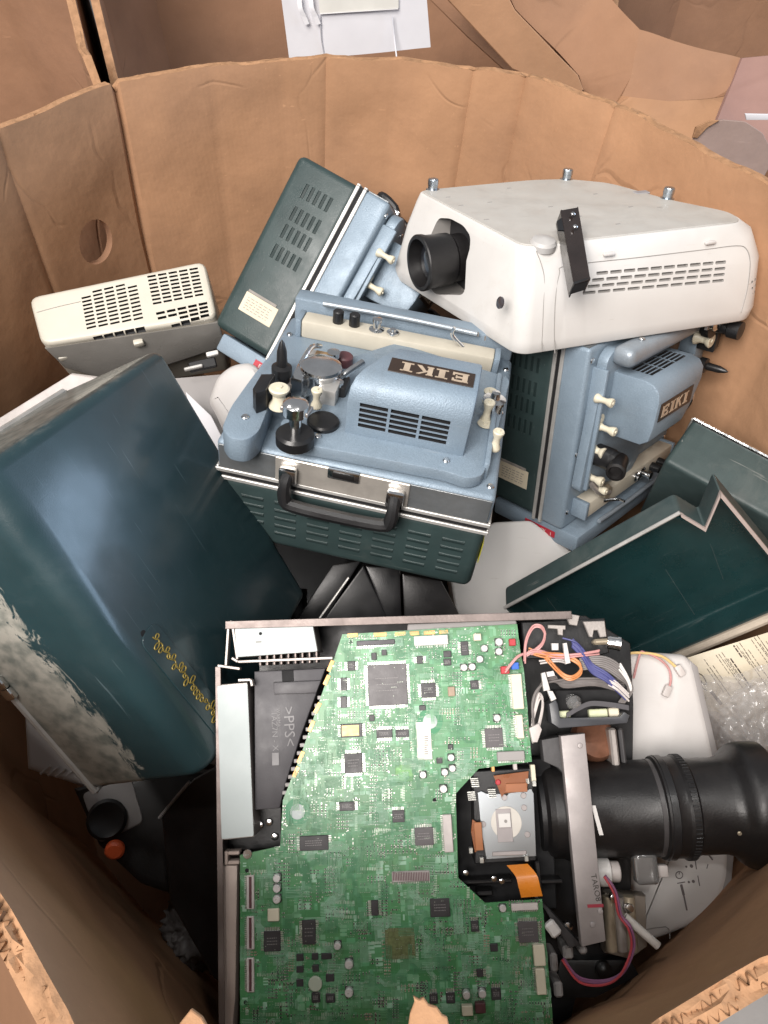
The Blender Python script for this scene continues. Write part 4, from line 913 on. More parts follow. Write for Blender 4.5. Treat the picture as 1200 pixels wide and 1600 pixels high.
for k in range(620):      # bundles of traces with 45 degree jogs
    p = rp(); h_ = rt_.random() < .5; n_ = rt_.randint(3, 10); sp_ = rt_.uniform(.0009, .0015); L1, L2, J = rt_.uniform(.003, .016), rt_.uniform(.002, .014), rt_.choice((0, 0, .003, .005, -.004)); mi = rt_.choice((1, 1, 2, 3, 3))
    u, v = (V((1, 0)), V((0, 1))) if h_ else (V((0, 1)), V((1, 0)))
    for r in range(n_):
        a = p + v * r * sp_; b = a + u * L1; c_ = b + u * abs(J) + v * J; e = c_ + u * L2
        if not all(inside(q.x, q.y, BL) for q in (a, b, c_, e)): continue
        seg(a, b, .00042, mi)
        if J: seg(b, c_, .00042, mi)
        seg(c_, e, .00042, mi)
for k in range(1700):      # vias
    p = rp(); 
    for r in range(rt_.choice((1, 1, 2, 4))):
        a = p + V((r * .0016, 0)); 
        if inside(a.x + .0008, a.y, BL): seg(a, a + V((.0006, 0)), .0006, 4)
board = obj('circuit_board', bo, [pcb, mat('copper_pour_green', (.16, .35, .2), .35, 0, .08, 60), mat('pale_silk_green', (.27, .46, .33), .4, 0, .08, 60), mat('mid_trace_green', (.09, .265, .14), .35, 0, .08, 60), mat('via_tin', (.4, .46, .38), .35, .5, .1, 60)], ch, ang=None)
def dbox(px, z0, z1, r=.0004, seg=1):
    x0, y0, x1, y1 = px; zc = z1; c = [hd(a, b, zc) for a, b in ((x0, y0), (x1, y0), (x1, y1), (x0, y1))]; ctr = (c[0] + c[1] + c[2] + c[3]) / 4
    w = ((c[1] - c[0]).length + (c[2] - c[3]).length) / 2; h = ((c[3] - c[0]).length + (c[2] - c[1]).length) / 2
    return rbox((w, h, z1 - z0), (ctr.x, ctr.y, (z0 + z1) / 2), r, seg), ctr, w, h
def pins(bm, ctr, w, h, sides, pitch=.0017, ln=.003, mi=1):
    for s in sides:
        n = int((w if s in 'tb' else h) / pitch)
        for k in range(n):
            o = (k - (n - 1) / 2) * pitch
            if s in 'tb': q = (ctr.x + o, ctr.y + (h / 2 + ln / 2) * (1 if s == 't' else -1)); sz = (pitch * .55, ln, .0008)
            else: q = (ctr.x + (w / 2 + ln / 2) * (1 if s == 'r' else -1), ctr.y + o); sz = (ln, pitch * .55, .0008)
            merge(bm, rbox(sz, (q[0], q[1], .0006)), mi)
CH = [((575, 1038, 636, 1102), 'tblr', 1), ((658, 1067, 681, 1090), 'tblr', 0), ((532, 1131, 566, 1152), 'lr', 0), ((538, 1177, 566, 1208), 'tblr', 0), ((588, 1140, 613, 1153), 'tb', 0), ((618, 1140, 639, 1152), 'tb', 0),
      ((530, 1253, 554, 1267), 'lr', 0), ((468, 1306, 513, 1329), 'lr', 0), ((648, 1293, 677, 1321), 'tblr', 1), ((613, 1266, 632, 1285), 't', 0), ((693, 1017, 705, 1027), '', 0), ((693, 1029, 705, 1040), '', 0), ((532, 1059, 542, 1079), 'lr', 0),
      ((532, 1088, 542, 1106), 'lr', 0), ((543, 1033, 555, 1048), 'lr', 0), ((758, 1138, 786, 1168), 'tblr', 1), ((720, 1002, 732, 1024), 'lr', 0), ((735, 1063, 748, 1077), 'r', 0), ((412, 1455, 438, 1487), 'tblr', 0), ((472, 1438, 493, 1476), 'lr', 0),
      ((580, 1407, 591, 1431), 'lr', 0), ((672, 1404, 703, 1433), '', 0), ((463, 1491, 474, 1502), '', 0), ((487, 1490, 497, 1500), '', 0), ((502, 1490, 518, 1499), '', 0), ((463, 1510, 474, 1520), '', 0), ((488, 1508, 498, 1519), '', 0),
      ((463, 1530, 474, 1542), '', 0), ((487, 1551, 500, 1567), '', 0), ((509, 1522, 522, 1534), 't', 0), ((509, 1553, 523, 1567), 't', 0), ((810, 1440, 841, 1473), 'tblr', 1), ((671, 1552, 684, 1569), 't', 0), ((697, 1551, 711, 1568), 't', 0), ((768, 1544, 783, 1563), 't', 0),
      ((766, 1475, 778, 1487), '', 0), ((745, 1514, 755, 1527), 'lr', 0), ((736, 1439, 748, 1456), 't', 0), ((580, 1020, 588, 1031), '', 0), ((596, 1015, 604, 1024), '', 0), ((655, 1102, 665, 1110), '', 0), ((577, 1117, 585, 1127), '', 0), ((700, 1163, 708, 1172), '', 0), ((682, 1184, 691, 1193), '', 0), ((651, 1025, 661, 1037), 'lr', 0)]
for px, sd, g in CH:
    b, c, w, h = dbox(px, 0, .0026); pins(b, c, w, h, sd)
    if min(w, h) > .007:
        for r in range(3):
            q_ = -w * .3
            while q_ < w * .25:
                l_ = random.uniform(.0006, .0016); merge(b, rbox((l_, .0007, .0002), (c.x + q_ + l_ / 2, c.y + h * (.16 - .15 * r), .00265)), 2); q_ += l_ + .0006
    obj('chip', b, [chipg if g else chipm, solder, mat('chip_print', (.2, .19, .19), .5) if 'chip_print' not in bpy.data.materials else bpy.data.materials['chip_print']], board)
b, c, w, h = dbox((602, 1450, 648, 1498), -.0002, .0006); obj('empty_chip_pads', b, [mat('bare_pads', (.15, .18, .08), .4, .3, .4, 260)], board)
pb2 = new(); pins(pb2, c, w * .8, h * .8, 'tblr', .0016, .003, 0); obj('pad_row', pb2, [mat('dull_pads', (.25, .28, .16), .35, .5)], board)
b, c, w, h = dbox((618, 1195, 645, 1222), -.0002, .0005); obj('empty_chip_pads', b, [mat('bare_pads_green', (.12, .27, .1), .4, .2, .3, 260)], board)
# gold label on one chip
b, c, w, h = dbox((534, 1133, 561, 1150), .0026, .0030); obj('chip_label', b, [mat('gold_chip_label', (.5, .38, .17), .4, .2, .15, 120)], board)
CN = [((647, 993, 700, 1008), white, .007), ((557, 1000, 617, 1008), duct, .003), ((800, 1053, 817, 1108), cream, .007), ((807, 1117, 818, 1154), cream, .006), ((777, 1174, 820, 1189), greyplastic, .005), ((693, 1273, 707, 1332), wirelight, .005), ((740, 990, 752, 1001), cream, .008),
      ((385, 1368, 397, 1421), wirelight, .0025), ((385, 1432, 397, 1484), wirelight, .0025), ((385, 1497, 397, 1551), wirelight, .0025), ((612, 1361, 672, 1378), castgrey, .0022), ((799, 1412, 841, 1423), wirelight, .004), ((834, 1477, 852, 1510), cream, .006), ((838, 1514, 853, 1555), cream, .006), ((722, 1572, 739, 1588), cream, .007), ((743, 1568, 759, 1584), brown, .007),
      ((796, 998, 806, 1009), redplastic, .008), ((783, 1041, 796, 1053), redplastic, .009), ((799, 1035, 811, 1046), bluep, .009), ((418, 1420, 436, 1440), cream, .003), ((700, 1073, 711, 1088), tan, .004)]
for px, m, hh in CN:
    b, c, w, h = dbox(px, 0, hh, .0006); 
    if max(w, h) > .02: pins(b, c, w, h, 'l' if h > w else 'b', .0018, .002)
    obj('connector', b, [m, solder], board)
# slot lines in the flat connectors
cs = new()
for x0, y0, x1, y1 in ((389, 1370, 393, 1419), (389, 1434, 393, 1482), (389, 1499, 393, 1549)):
    b, c, w, h = dbox((x0, y0, x1, y1), .0024, .0030, 0); merge(cs, b)
for k in range(22):
    b, c, w, h = dbox((614 + k * 2.6, 1363, 615.3 + k * 2.6, 1376), .0021, .0026, 0); merge(cs, b)
obj('connector_slots', cs, [brown], board)
for px, py, r, hh in ((725, 1043, .0036, .006), (738, 1042, .0036, .006), (750, 1030, .0036, .006), (757, 1013, .0036, .006), (780, 1003, .0040, .006), (780, 1018, .0036, .006), (705, 1184, .0034, .006), (707, 1201, .0034, .006), (695, 1207, .0034, .006), (693, 1233, .0038, .006), (661, 1211, .0034, .006), (777, 1122, .0036, .006),
                      (432, 1373, .0038, .007), (432, 1389, .0038, .007), (432, 1406, .0038, .007), (527, 1479, .0034, .007), (545, 1508, .0040, .007), (545, 1552, .0040, .007), (729, 1556, .0036, .008), (754, 1554, .0036, .008), (786, 1420, .0034, .005)):
    p = hd(px, py, hh); cbm = cyl((p.x, p.y, 0), (0, 0, 1), r, hh, 18, .0006); merge(cbm, rbox((r * 2.1, r * 2.1, .0016), (p.x, p.y, .0009), .0003, 1), 1)
    obj('capacitor', cbm, [captop, chipm], board)
for px, py, r in ((465, 1268, .0075), (672, 1127, .0075)):
    p = hd(px, py); b = cyl((p.x, p.y, .0001), (0, 0, 1), r * 1.75, .0004, 32); merge(b, cyl((p.x, p.y, .0005), (0, 0, 1), r, .0006, 28, .0002), 1)
    obj('mounting_pad', b, [mat('green_ring', (.02, .2, .08), .4), paleblue], board)
p = hd(493, 1536); obj('insulator_disc', cyl((p.x, p.y, 0), (0, 0, 1), .0068, .003, 26, .0008), [mat('milky_plastic', (.4, .44, .36), .4)], board)
for px, py in ((387, 1334), (386, 1360), (384, 1566), (679, 1250), (548, 1003), (624, 1002)):
    p = hd(px, py); m = chrome if py == 1334 else darkgap; obj('screw' if py == 1334 else 'hole', cyl((p.x, p.y, .0002), (0, 0, 1), .0045 if py == 1334 else .002, .0018 if py == 1334 else .0004, 16, .0002), [m], board)
b, c, w, h = dbox((651, 1128, 674, 1187), .0006, .0012, .0003)
bs_ = obj('barcode_sticker', b, [labelwhite], board); st = new()
for k in range(9): 
    b, c, w, h = dbox((663 + 0, 1150 + k * 3.4, 663 + random.choice((4, 6)), 1151.4 + k * 3.4), .0012, .0015, 0); merge(st, b)
obj('sticker_print', st, [inkgrey], bs_)
for (ax, ay), (bx_, by_) in (((513, 1049), (520, 1032)), ((507, 1070), (514, 1055)), ((492, 1114), (500, 1098)), ((483, 1143), (490, 1126)), ((466, 1192), (474, 1174)), ((459, 1214), (466, 1198)), ((543, 993), (559, 992)), ((584, 992), (604, 991)), ((617, 991), (634, 990)), ((640, 990), (655, 989)), ((662, 989), (680, 988)), ((686, 988), (700, 987))):
    a, c = hd(ax, ay, .0004), hd(bx_, by_, .0004); obj('edge_pad', rbox(((c - a).length, .0042, .0006), (0, 0, .0002), .0002, 1, frameM((a + c) / 2, c - a, (c - a).cross(V((0, 0, -1))))), [goldpad], board)
# dense small surface-mount parts
block = [c[0] for c in CH] + [c[0] for c in CN] + [(452, 1250, 482, 1290), (650, 1120, 692, 1190), (602, 1450, 648, 1498)]
smd = new(); rs = random.Random(5); cnt = 0
verts = []
def add_smd(px, py, ww, hh, z, mi):
    p = hd(px, py); b = rbox((ww, hh, z), (p.x, p.y, z / 2)); merge(smd, b, mi)
while cnt < 360:
    px, py = rs.uniform(380, 860), rs.uniform(985, 1600)
    if not inside(px, py, BO): continue
    n = rs.choice((1, 2, 3, 4, 6, 8)); horiz = rs.random() < .5; step = rs.uniform(4, 6.5); kind = rs.choice((0, 0, 1, 2, 2, 3)); nrow = rs.choice((1, 1, 2, 3))
    for k in range(n):
        for r in range(nrow):
            qx = px + (k * step if horiz else r * step * 1.3); qy = py + (r * step * 1.3 if horiz else k * step)
            if not inside(qx, qy, BO) or not inside(qx + 4, qy + 4, BO) or any(a - 3 < qx < c + 3 and b - 3 < qy < d + 3 for a, b, c, d in block): continue
            w_, h_ = (.0009, .0020) if horiz else (.0020, .0009)
            add_smd(qx, qy, w_ * 1.35 if w_ > h_ else w_, h_ * 1.35 if h_ > w_ else h_, .0006, 1); add_smd(qx, qy, w_ * .8 if w_ > h_ else w_ * 1.02, h_ * .8 if h_ > w_ else h_ * 1.02, .0009, (0, 2, 3, 4)[kind])
    cnt += 1
obj('small_components', smd, [chipm, solder, tan, chipg, brown], board, kind='stuff')
# fine silk-screen/solder runs : rows of pads
pr_ = new(); 
for _ in range(200):
    px, py = rs.uniform(380, 860), rs.uniform(985, 1600); horiz = rs.random() < .5; n = rs.randint(5, 14)
    for k in range(n):
        qx, qy = (px + k * 2.6, py) if horiz else (px, py + k * 2.6)
        if not inside(qx, qy, BO) or any(a - 3 < qx < c + 3 and b - 3 < qy < d + 3 for a, b, c, d in block): continue
        p = hd(qx, qy); merge(pr_, rbox((.0007, .0028, .0003) if horiz else (.0028, .0007, .0003), (p.x, p.y, .0002)))
obj('solder_pads', pr_, [mat('tinned_pads', (.46, .55, .45), .4, .4, .2, 90)], board, kind='stuff')
# --- frame: tray below, top and left walls
tray = [(345, 975), (915, 962), (985, 1005), (990, 1100), (985, 1500), (900, 1560), (880, 1640), (345, 1640)]
obj('base_tray', prism(dpoly(tray, -.075), (0, 0, -.02), .001, 1), [black], ch)
tw = new(); a, c = hd(352, 974, .012), hd(893, 958, .012)
merge(tw, prism([(a.x, a.y, .012), (c.x, c.y, .012), (c.x, c.y, -.09), (a.x, a.y, -.09)], (0, .0022, 0), .0005, 1)); merge(tw, prism([(a.x, a.y + .0022, .0125), (c.x, c.y + .0022, .0125), (c.x, c.y - .006, .0125), (a.x, a.y - .006, .0125)], (0, 0, -.0016), .0004, 1))
obj('top_wall', tw, [chsteel], ch)
lw_ = new(); a, c = hd(336, 1042, .006), hd(342, 1640, .006)
merge(lw_, prism([(a.x, a.y, .006), (c.x, c.y, .006), (c.x, c.y, -.09), (a.x, a.y, -.09)], (.0022, 0, 0), .0005, 1)); merge(lw_, prism([(a.x, a.y, .0062), (c.x, c.y, .0062), (c.x + .006, c.y, .0062), (a.x + .006, a.y, .0062)], (0, 0, -.0016), .0004, 1))
obj('side_wall', lw_, [chsteel], ch)
cw_ = new()
for pth in ([(353, 1040), (357, 978), (362, 970)], [(371, 1030), (363, 975)], [(340, 1040), (375, 1045)], [(362, 1028), (372, 1034), (520, 1028)], [(372, 1063), (392, 1062), (394, 1072)]):
    pts = [hd(x, y, .009) for x, y in pth]
    for p, q in zip(pts, pts[1:]): d = (q - p); merge(cw_, rbox((d.length, .0028, .010), (0, 0, -.004), .0005, 1, frameM((p + q) / 2, d, d.cross(V((0, 0, -1))))))
obj('corner_bracket', cw_, [steel], ch)
def pad(px, z, hgt2, m, mlab, nm):
    pt = dpoly(px, z); b = prism(pt, (0, 0, -hgt2), .0008, 1, rv=.0015); o = obj(nm, b, [steel], ch)
    ctr = sum((V(p) for p in pt), V()) / 4
    obj('cover_label', prism([tuple(ctr + (V(p) - ctr) * .985 + V((0, 0, .0006))) for p in pt], (0, 0, -.0008), .0002, 1, rv=.0015), [paleblue], o); return o
f1 = pad([(366, 982), (489, 974), (497, 1018), (370, 1027)], .010, .045, steel, paleblue, 'fan'); f2 = pad([(339, 1070), (387, 1066), (397, 1308), (346, 1313)], .006, .05, steel, paleblue, 'fan')
p = hd(407, 990, .0108); obj('label_hole', cyl((p.x, p.y, .0104), (0, 0, 1), .0017, .0006, 12), [darkgap], f1)
b = text('HOT', .004, hd(398, 1003, .0109) + V((0, 0, .0)), (1, .04, 0), (-.04, 1, 0), .0001); b.free()
p = hd(404, 1003, .0108); obj('label_mark', rbox((.006, .0012, .0003), (p.x, p.y, .0108), 0, 1), [inkgrey], f1)
fl = new()
for k in range(9):
    b, c, w, h = dbox((405 + k * 11, 1022 - k * .6, 408 + k * 11, 1040 - k * .6), -.02, .004, .0003); merge(fl, b)
obj('terminal_comb', fl, [chsteel], ch)
# black air duct
dpt = [(397, 1049), (509, 1044), (470, 1150), (447, 1222), (437, 1263), (398, 1266)]
dk_ = obj('air_duct', prism(dpoly(dpt, -.002), (0, 0, -.05), .0016, 2), [duct], ch)
obj('duct_ridge', prism(dpoly([(427, 1066), (502, 1063), (494, 1083), (428, 1085)], .002), (0, 0, -.006), .0014, 2), [duct], dk_)
obj('duct_notch', prism(dpoly([(440, 1048), (458, 1047), (459, 1064), (441, 1066)], -.0012), (0, 0, -.003), .0003, 1), [darkgap], dk_)
ml = new(); o1 = hd(443, 1104, -.0015); merge(ml, text('>PPS<', .0155, (o1.x, o1.y, -.0017), (.03, -1, 0), (1, .03, 0), .0002))
o2 = hd(432, 1106, -.0015); merge(ml, text('WARMA', .0052, (o2.x, o2.y, -.0017), (.03, -1, 0), (1, .03, 0), .0002))
o3 = hd(424, 1112, -.0015); merge(ml, text('1AZ7N - X', .0085, (o3.x, o3.y, -.0017), (.03, -1, 0), (1, .03, 0), .0002))
b, c, w, h = dbox((425, 1176, 436, 1196), -.0022, -.0014, .0002); merge(ml, b)
obj('moulded_lettering', ml, [mat('moulded_grey', (.17, .165, .17), .5)], dk_)
tb_ = new()
for k in range(13):
    x, y = 500 - k * 4.6, 1090 + k * 12.4; b, c, w, h = dbox((x - 4, y - 3, x + 4, y + 3), -.006, -.001, .0005); merge(tb_, b)
obj('duct_teeth', tb_, [greyplastic], dk_)
obj('side_plate', prism(dpoly([(346, 1352), (371, 1352), (368, 1560), (360, 1640), (342, 1640)], -.002), (0, 0, -.05), .002, 2), [platebeige], ch)
b = new(); 
for px in ((350, 1330, 356, 1352), (356, 1330, 374, 1336), (356, 1345, 374, 1351)): bb2, c, w, h = dbox(px, -.012, -.001, .0006); merge(b, bb2)
obj('plate_hinge', b, [platebeige], ch)
obj('cut_out_floor', prism(dpoly([(395, 1262), (440, 1250), (440, 1325), (345, 1330), (345, 1310)], -.03), (0, 0, -.01), .001, 1), [black], ch)
for px, py in ((418, 1287), (427, 1310), (404, 1291)): p = hd(px, py, -.02); obj('screw', screw((p.x, p.y, -.029), (0, 0, 1), .004, .003), [chrome], ch)
obj('top_gasket', prism(dpoly([(637, 975), (806, 968), (810, 985), (636, 989)], -.0025), (0, 0, -.004), .0008, 1, rv=.002), [greyplastic], ch)
# --- prism block in the cut-out
obj('optics_bay', prism(dpoly([(700, 1195), (860, 1185), (870, 1420), (750, 1420), (700, 1370)], -.035), (0, 0, -.02), .001, 1), [darkgap], ch)
ob = obj('prism_block', prism(dpoly([(738, 1205), (832, 1200), (838, 1345), (742, 1350)], -.006), (0, 0, -.03), .001, 1), [black], ch)
obj('prism_plate', prism(dpoly([(746, 1238), (752, 1236), (760, 1240), (784, 1240), (788, 1248), (795, 1239), (818, 1236), (830, 1232), (834, 1240), (838, 1338), (760, 1343), (752, 1300)], -.003), (0, 0, -.002), .0004, 1), [mirror], ob)
p = hd(791, 1285, -.003); obj('prism_window', cyl((p.x, p.y, -.0029), (0, 0, 1), .0155, .0008, 36, .0002), [mat('pale_window', (.58, .55, .5), .4, 0, .05, 60)], ob)
b, c, w, h = dbox((776, 1264, 800, 1316), -.0024, -.0014, .0003); obj('window_shadow_plate', b, [mat('window_grey', (.35, .32, .32), .4)], ob)
b, c, w, h = dbox((779, 1271, 798, 1293), -.0016, .0006, .0003); obj('window_tab', b, [white], ob)
p = hd(790, 1283, 0); obj('window_pin', cyl((p.x, p.y, .0005), (0, 0, 1), .0016, .0004, 12), [slotgrey], ob)
b, c, w, h = dbox((769, 1330, 823, 1337), -.0028, -.0012, .0006); obj('prism_bar', b, [castgrey], ob)
for px in ([(771, 1212), (826, 1205), (824, 1236), (788, 1240), (784, 1246)], [(738, 1280), (752, 1290), (754, 1325), (742, 1332), (736, 1300)]): obj('film_flex', prism(dpoly(px, .001), (0, 0, -.0008), .0002, 1), [kaptond], ob)
b, c, w, h = dbox((790, 1224, 824, 1238), .001, .003, .0004); obj('film_flex', b, [mat('flex_fold', (.32, .12, .05), .35)], ob)
b, c, w, h = dbox((742, 1285, 754, 1329), .001, .003, .0004); obj('film_flex', b, [mat('flex_fold_b', (.34, .13, .05), .35)], ob)
for (ax, ay) in ((735, 1216), (762, 1233), (730, 1237)):
    ct = new()
    for k in range(5): bb2, c, w, h = dbox((ax + k * .5, ay + k * 3, ax + 12 + k * .5, ay + 1.6 + k * 3), -.002, .001, 0); merge(ct, bb2)
    obj('flex_contacts', ct, [solder], ob)
for ax, ay in ((733, 1325), (750, 1340), (820, 1337), (832, 1220), (821, 1216)): bb2, c, w, h = dbox((ax, ay, ax + 6, ay + 9), -.004, .001, .0004); obj('corner_clip', bb2, [solder], ob)
p = hd(778, 1222, .001); obj('red_dot', cyl((p.x, p.y, .001), (0, 0, 1), .0028, .002, 14, .0008), [redplastic], ob)
for px, py in ((818, 1243), (755, 1288), (788, 1246), (824, 1304), (819, 1262)): p = hd(px, py, -.002); obj('prism_screw', cyl((p.x, p.y, -.003), (0, 0, 1), .003, .0014, 14, .0004), [castgrey], ob)
bl = new()
for px in ((717, 1375, 800, 1381), (745, 1393, 770, 1400), (845, 1375, 880, 1381), (838, 1346, 846, 1400)): bb2, c, w, h = dbox(px, -.03, -.012, .001); merge(bl, bb2)
obj('bay_ribs', bl, [rubber], ch)
a, b_ = hd(808, 1351, -.004), hd(831, 1401, .002); m1 = hd(822, 1368, .003)
obj('ribbon_cable', strip([a, m1, (b_ + m1) / 2 + V((0, 0, .002)), b_], (1, .03, 0), .021, .0006), [kapton], ch)
for px, py in ((728, 1364), (772, 1373), (784, 1377)): p = hd(px, py, -.012); obj('screw', screw((p.x, p.y, -.014), (0, 0, 1), .0032, .003), [chrome], ch)
for px, m in (((768, 1196, 773, 1206), goldpad), ((802, 1190, 808, 1203), wirelight), ((830, 1195, 837, 1222), cream)): b, c, w, h = dbox(px, -.008, -.001, .0004); obj('contact_tab', b, [m], ch)
# --- big lens across the right
zl = -.050
la0 = hd(850, 1266, zl); la1 = hd(1180, 1258, zl + .02); lax = (V((la1.x, la1.y, zl + .012)) - V((la0.x, la0.y, zl))).normalized()
def R_(px): return (hd(px, 1260, zl).x - la0.x)
s_ = 1.0
org = V((la0.x, la0.y, zl)); k0 = R_
pr = [(.030, R_(842)), (.036, R_(846)), (.041, R_(852)), (.0435, R_(860)), (.0435, R_(872)), (.0455, R_(878)), (.0455, R_(892)), (.044, R_(900)), (.044, R_(1018)), (.0445, R_(1020)), (.047, R_(1022)), (.0475, R_(1034)), (.046, R_(1040)), (.046, R_(1052)), (.0475, R_(1056)), (.0475, R_(1066)), (.044, R_(1070)), (.0435, R_(1118)), (.0445, R_(1122)), (.0455, R_(1128)), (.048, R_(1134)), (.0525, R_(1140)), (.056, R_(1148)), (.0575, R_(1156)), (.0575, R_(1185)), (.056, R_(1188)), (.049, R_(1180)), (.001, R_(1178))]
lensb = obj('lens', lathe([(a * 1.09, b) for a, b in pr], org, lax, 56), [rubber], ch, ang=25)
obj('lens_ring', lathe([(.0475, R_(1012)), (.0485, R_(1013)), (.0485, R_(1019)), (.0475, R_(1020))], org, lax, 56), [mat('ring_grey', (.05, .047, .048), .4, 0, .1, 20)], lensb)
obj('focus_ring', lathe([(.0505, R_(1024)), (.052 , R_(1026)), (.052, R_(1036)), (.0505, R_(1038))], org, lax, 56), [black], lensb)
kn = new(); a_, u_, w__ = basis(lax)
for k in range(72):
    an = 2 * pi * k / 72; d = u_ * cos(an) + w__ * sin(an); merge(kn, rbox((R_(1066) - R_(1056), .0018, .0014), (0, 0, 0), .0003, 1, frameM(org + lax * ((R_(1066) + R_(1056)) / 2) + d * .0518, lax, lax.cross(d))))
obj('knurling', kn, [black], lensb)
for px, py in ((1042, 1205), (1142, 1282)):
    d = (hd(px, py, zl + .035) - org); ax_ = lax * d.dot(lax); pp = org + ax_ + (d - ax_).normalized() * .0468; obj('lens_screw', cyl(pp, (d - ax_).normalized(), .0022, .002, 12, .0005), [brass], lensb)
b = strip([org + lax * R_(x) + V((0, .0, .0)) + V((0, yo, .0478)) for x, yo in ((910, .012), (913, .0), (917, -.016))], lax, .004, .0012); obj('white_strap', b, [white2], lensb)
# mount rings left of the bracket and the cast bracket
obj('rear_ring', lathe([(.036, R_(838)), (.040, R_(840)), (.040, R_(848)), (.034, R_(850))], org, lax, 48), [black], lensb)
mp = hd(905, 1310, .004); 
top_ = [(876, 1150), (914, 1146), (922, 1230), (930, 1330), (938, 1400), (946, 1470), (910, 1480), (901, 1400), (892, 1300), (884, 1220)]
bracket = obj('lens_bracket', prism(dpoly([(876, 1150), (914, 1146), (947, 1471), (909, 1480)], .006), (0, 0, -.012), .0012, 2), [castgrey], ch)
# the bracket's plate: below the top edge, with the lens opening
pa_ = hd(895, 1148, .006); pb_ = hd(928, 1476, .006); yd = (V((pb_.x, pb_.y, 0)) - V((pa_.x, pa_.y, 0))); xd_ = V((yd.y, -yd.x, 0)).normalized() * -1
base_ = V((pa_.x, pa_.y, -.006)); ln_ = yd.length; yn = yd.normalized(); nrm = V((-yn.y, yn.x, 0))
plate = prism([base_ + nrm * -.0, base_ + yn * ln_ , base_ + yn * ln_ * .96 + V((0, 0, -.09)), base_ + yn * ln_ * .03 + V((0, 0, -.09))], nrm * .009, .001, 1)
obj('bracket_plate', plate, [castdark], bracket)
wg = prism(dpoly([(820, 1382), (905, 1470), (905, 1478), (890, 1482), (850, 1420)], -.012), (0, 0, -.012), .0015, 2); obj('bracket_wing', wg, [castdark], bracket)
obj('bracket_wing', prism(dpoly([(846, 1156), (880, 1150), (886, 1215), (872, 1200), (850, 1190)], -.006), (0, 0, -.02), .0015, 2), [castdark], bracket)
tr_ = hd(920, 1337, .0064); b = text('TARO8', .0078, (hd(923, 1366, .0064).x, hd(923, 1366, .0064).y, .0064), (.1, -1, 0), (1, .1, 0), .0001); obj('ink_lettering', b, [ink], bracket)
bb2, c, w, h = dbox((918, 1413, 943, 1418), .006, .0066, 0); obj('red_mark', bb2, [mat('red_ink', (.3, .03, .05), .5)], bracket)
for px, py in ((906, 1165), (938, 1424), (926, 1445)): p = hd(px, py, .006); obj('bracket_screw', screw((p.x, p.y, .0058), (0, 0, 1), .0028, .0012), [castgrey], bracket)
# --- wire looms
loom = new()
for k in range(26):
    o_ = (k % 7) * 3.4; q_ = k // 7; z = .002 + q_ * .0022 + random.uniform(0, .002)
    if k < 15: pth = [(836 - o_ * .2, 1150 - o_), (832 + o_ * .5, 1100 - o_ * 1.2), (845 + o_, 1072 - o_ * .8), (880, 1062 + o_ * .55), (930, 1060 + o_ * .5), (975, 1062 + o_)]
    else: pth = [(905, 1030 + o_ * .8), (940, 1026 + o_ * .9), (968, 1040 + o_), (988 - o_ * .3, 1075), (975 - o_ * .4, 1098)]
    merge(loom, tube([hd(a, b, z + .004 * sin(i)) for i, (a, b) in enumerate(pth)], .0013, 6, 5))
obj('wire_loom', loom, [wiregrey], ch)
def wires(px, m, n, z, sp=2.2, r=.00095, nm='wires'):
    b = new()
    for k in range(n): merge(b, tube([hd(x + random.uniform(-1, 1), y + (k - n / 2) * sp + random.uniform(-1, 1), z + random.uniform(0, .002) + .002 * (i % 2)) for i, (x, y) in enumerate(px)], r, 6, 5))
    obj(nm, b, [m], ch)
wires([(790, 1050), (808, 1028), (822, 1022)], wirepink, 2, .012); wires([(820, 1035), (822, 1005), (832, 982), (845, 980), (852, 992), (846, 1008), (830, 1022)], wirepink, 3, .014)
wires([(822, 1024), (838, 1018), (870, 1026), (905, 1024), (936, 1020)], wirepink, 3, .014); wires([(826, 1018), (850, 1024), (880, 1026), (903, 1036), (908, 1050), (895, 1060), (880, 1056), (860, 1036), (852, 1026)], wireorange, 4, .013)
wires([(895, 1005), (910, 1022), (925, 1045), (950, 1060), (978, 1088)], wireblue, 6, .013, 2.4, .0014); wires([(880, 998), (900, 1004), (912, 1020)], wireblue, 1, .014)
wires([(950, 1066), (965, 1075), (982, 1092)], wirelight, 5, .014, 3); wires([(968, 1042), (980, 1060), (986, 1078)], white, 4, .015, 2.4); wires([(832, 1130), (842, 1090), (848, 1095), (846, 1115), (838, 1150), (832, 1158)], wirelight, 5, .006, 2)
wires([(843, 1036), (870, 1034), (885, 1036)], wirelight, 2, .012, 3)
ct_ = new()
for px in ([(880, 1005), (886, 1004), (892, 1036), (884, 1038)], [(846, 1052), (852, 1050), (860, 1078), (850, 1080)], [(855, 1078), (864, 1080), (870, 1092), (862, 1096)], [(862, 1005), (873, 1005), (873, 1016), (863, 1016)], [(854, 1050), (865, 1048), (868, 1056), (856, 1058)]): merge(ct_, prism(dpoly(px, .020), (0, 0, -.006), .001, 2))
obj('cable_clip', ct_, [white2], ch)
b = new()
for px in ([(827, 1138), (842, 1130), (847, 1140), (840, 1160), (832, 1160)],): merge(b, prism(dpoly(px, .012), (0, 0, -.008), .001, 2))
obj('wire_plug', b, [wirelight], ch)
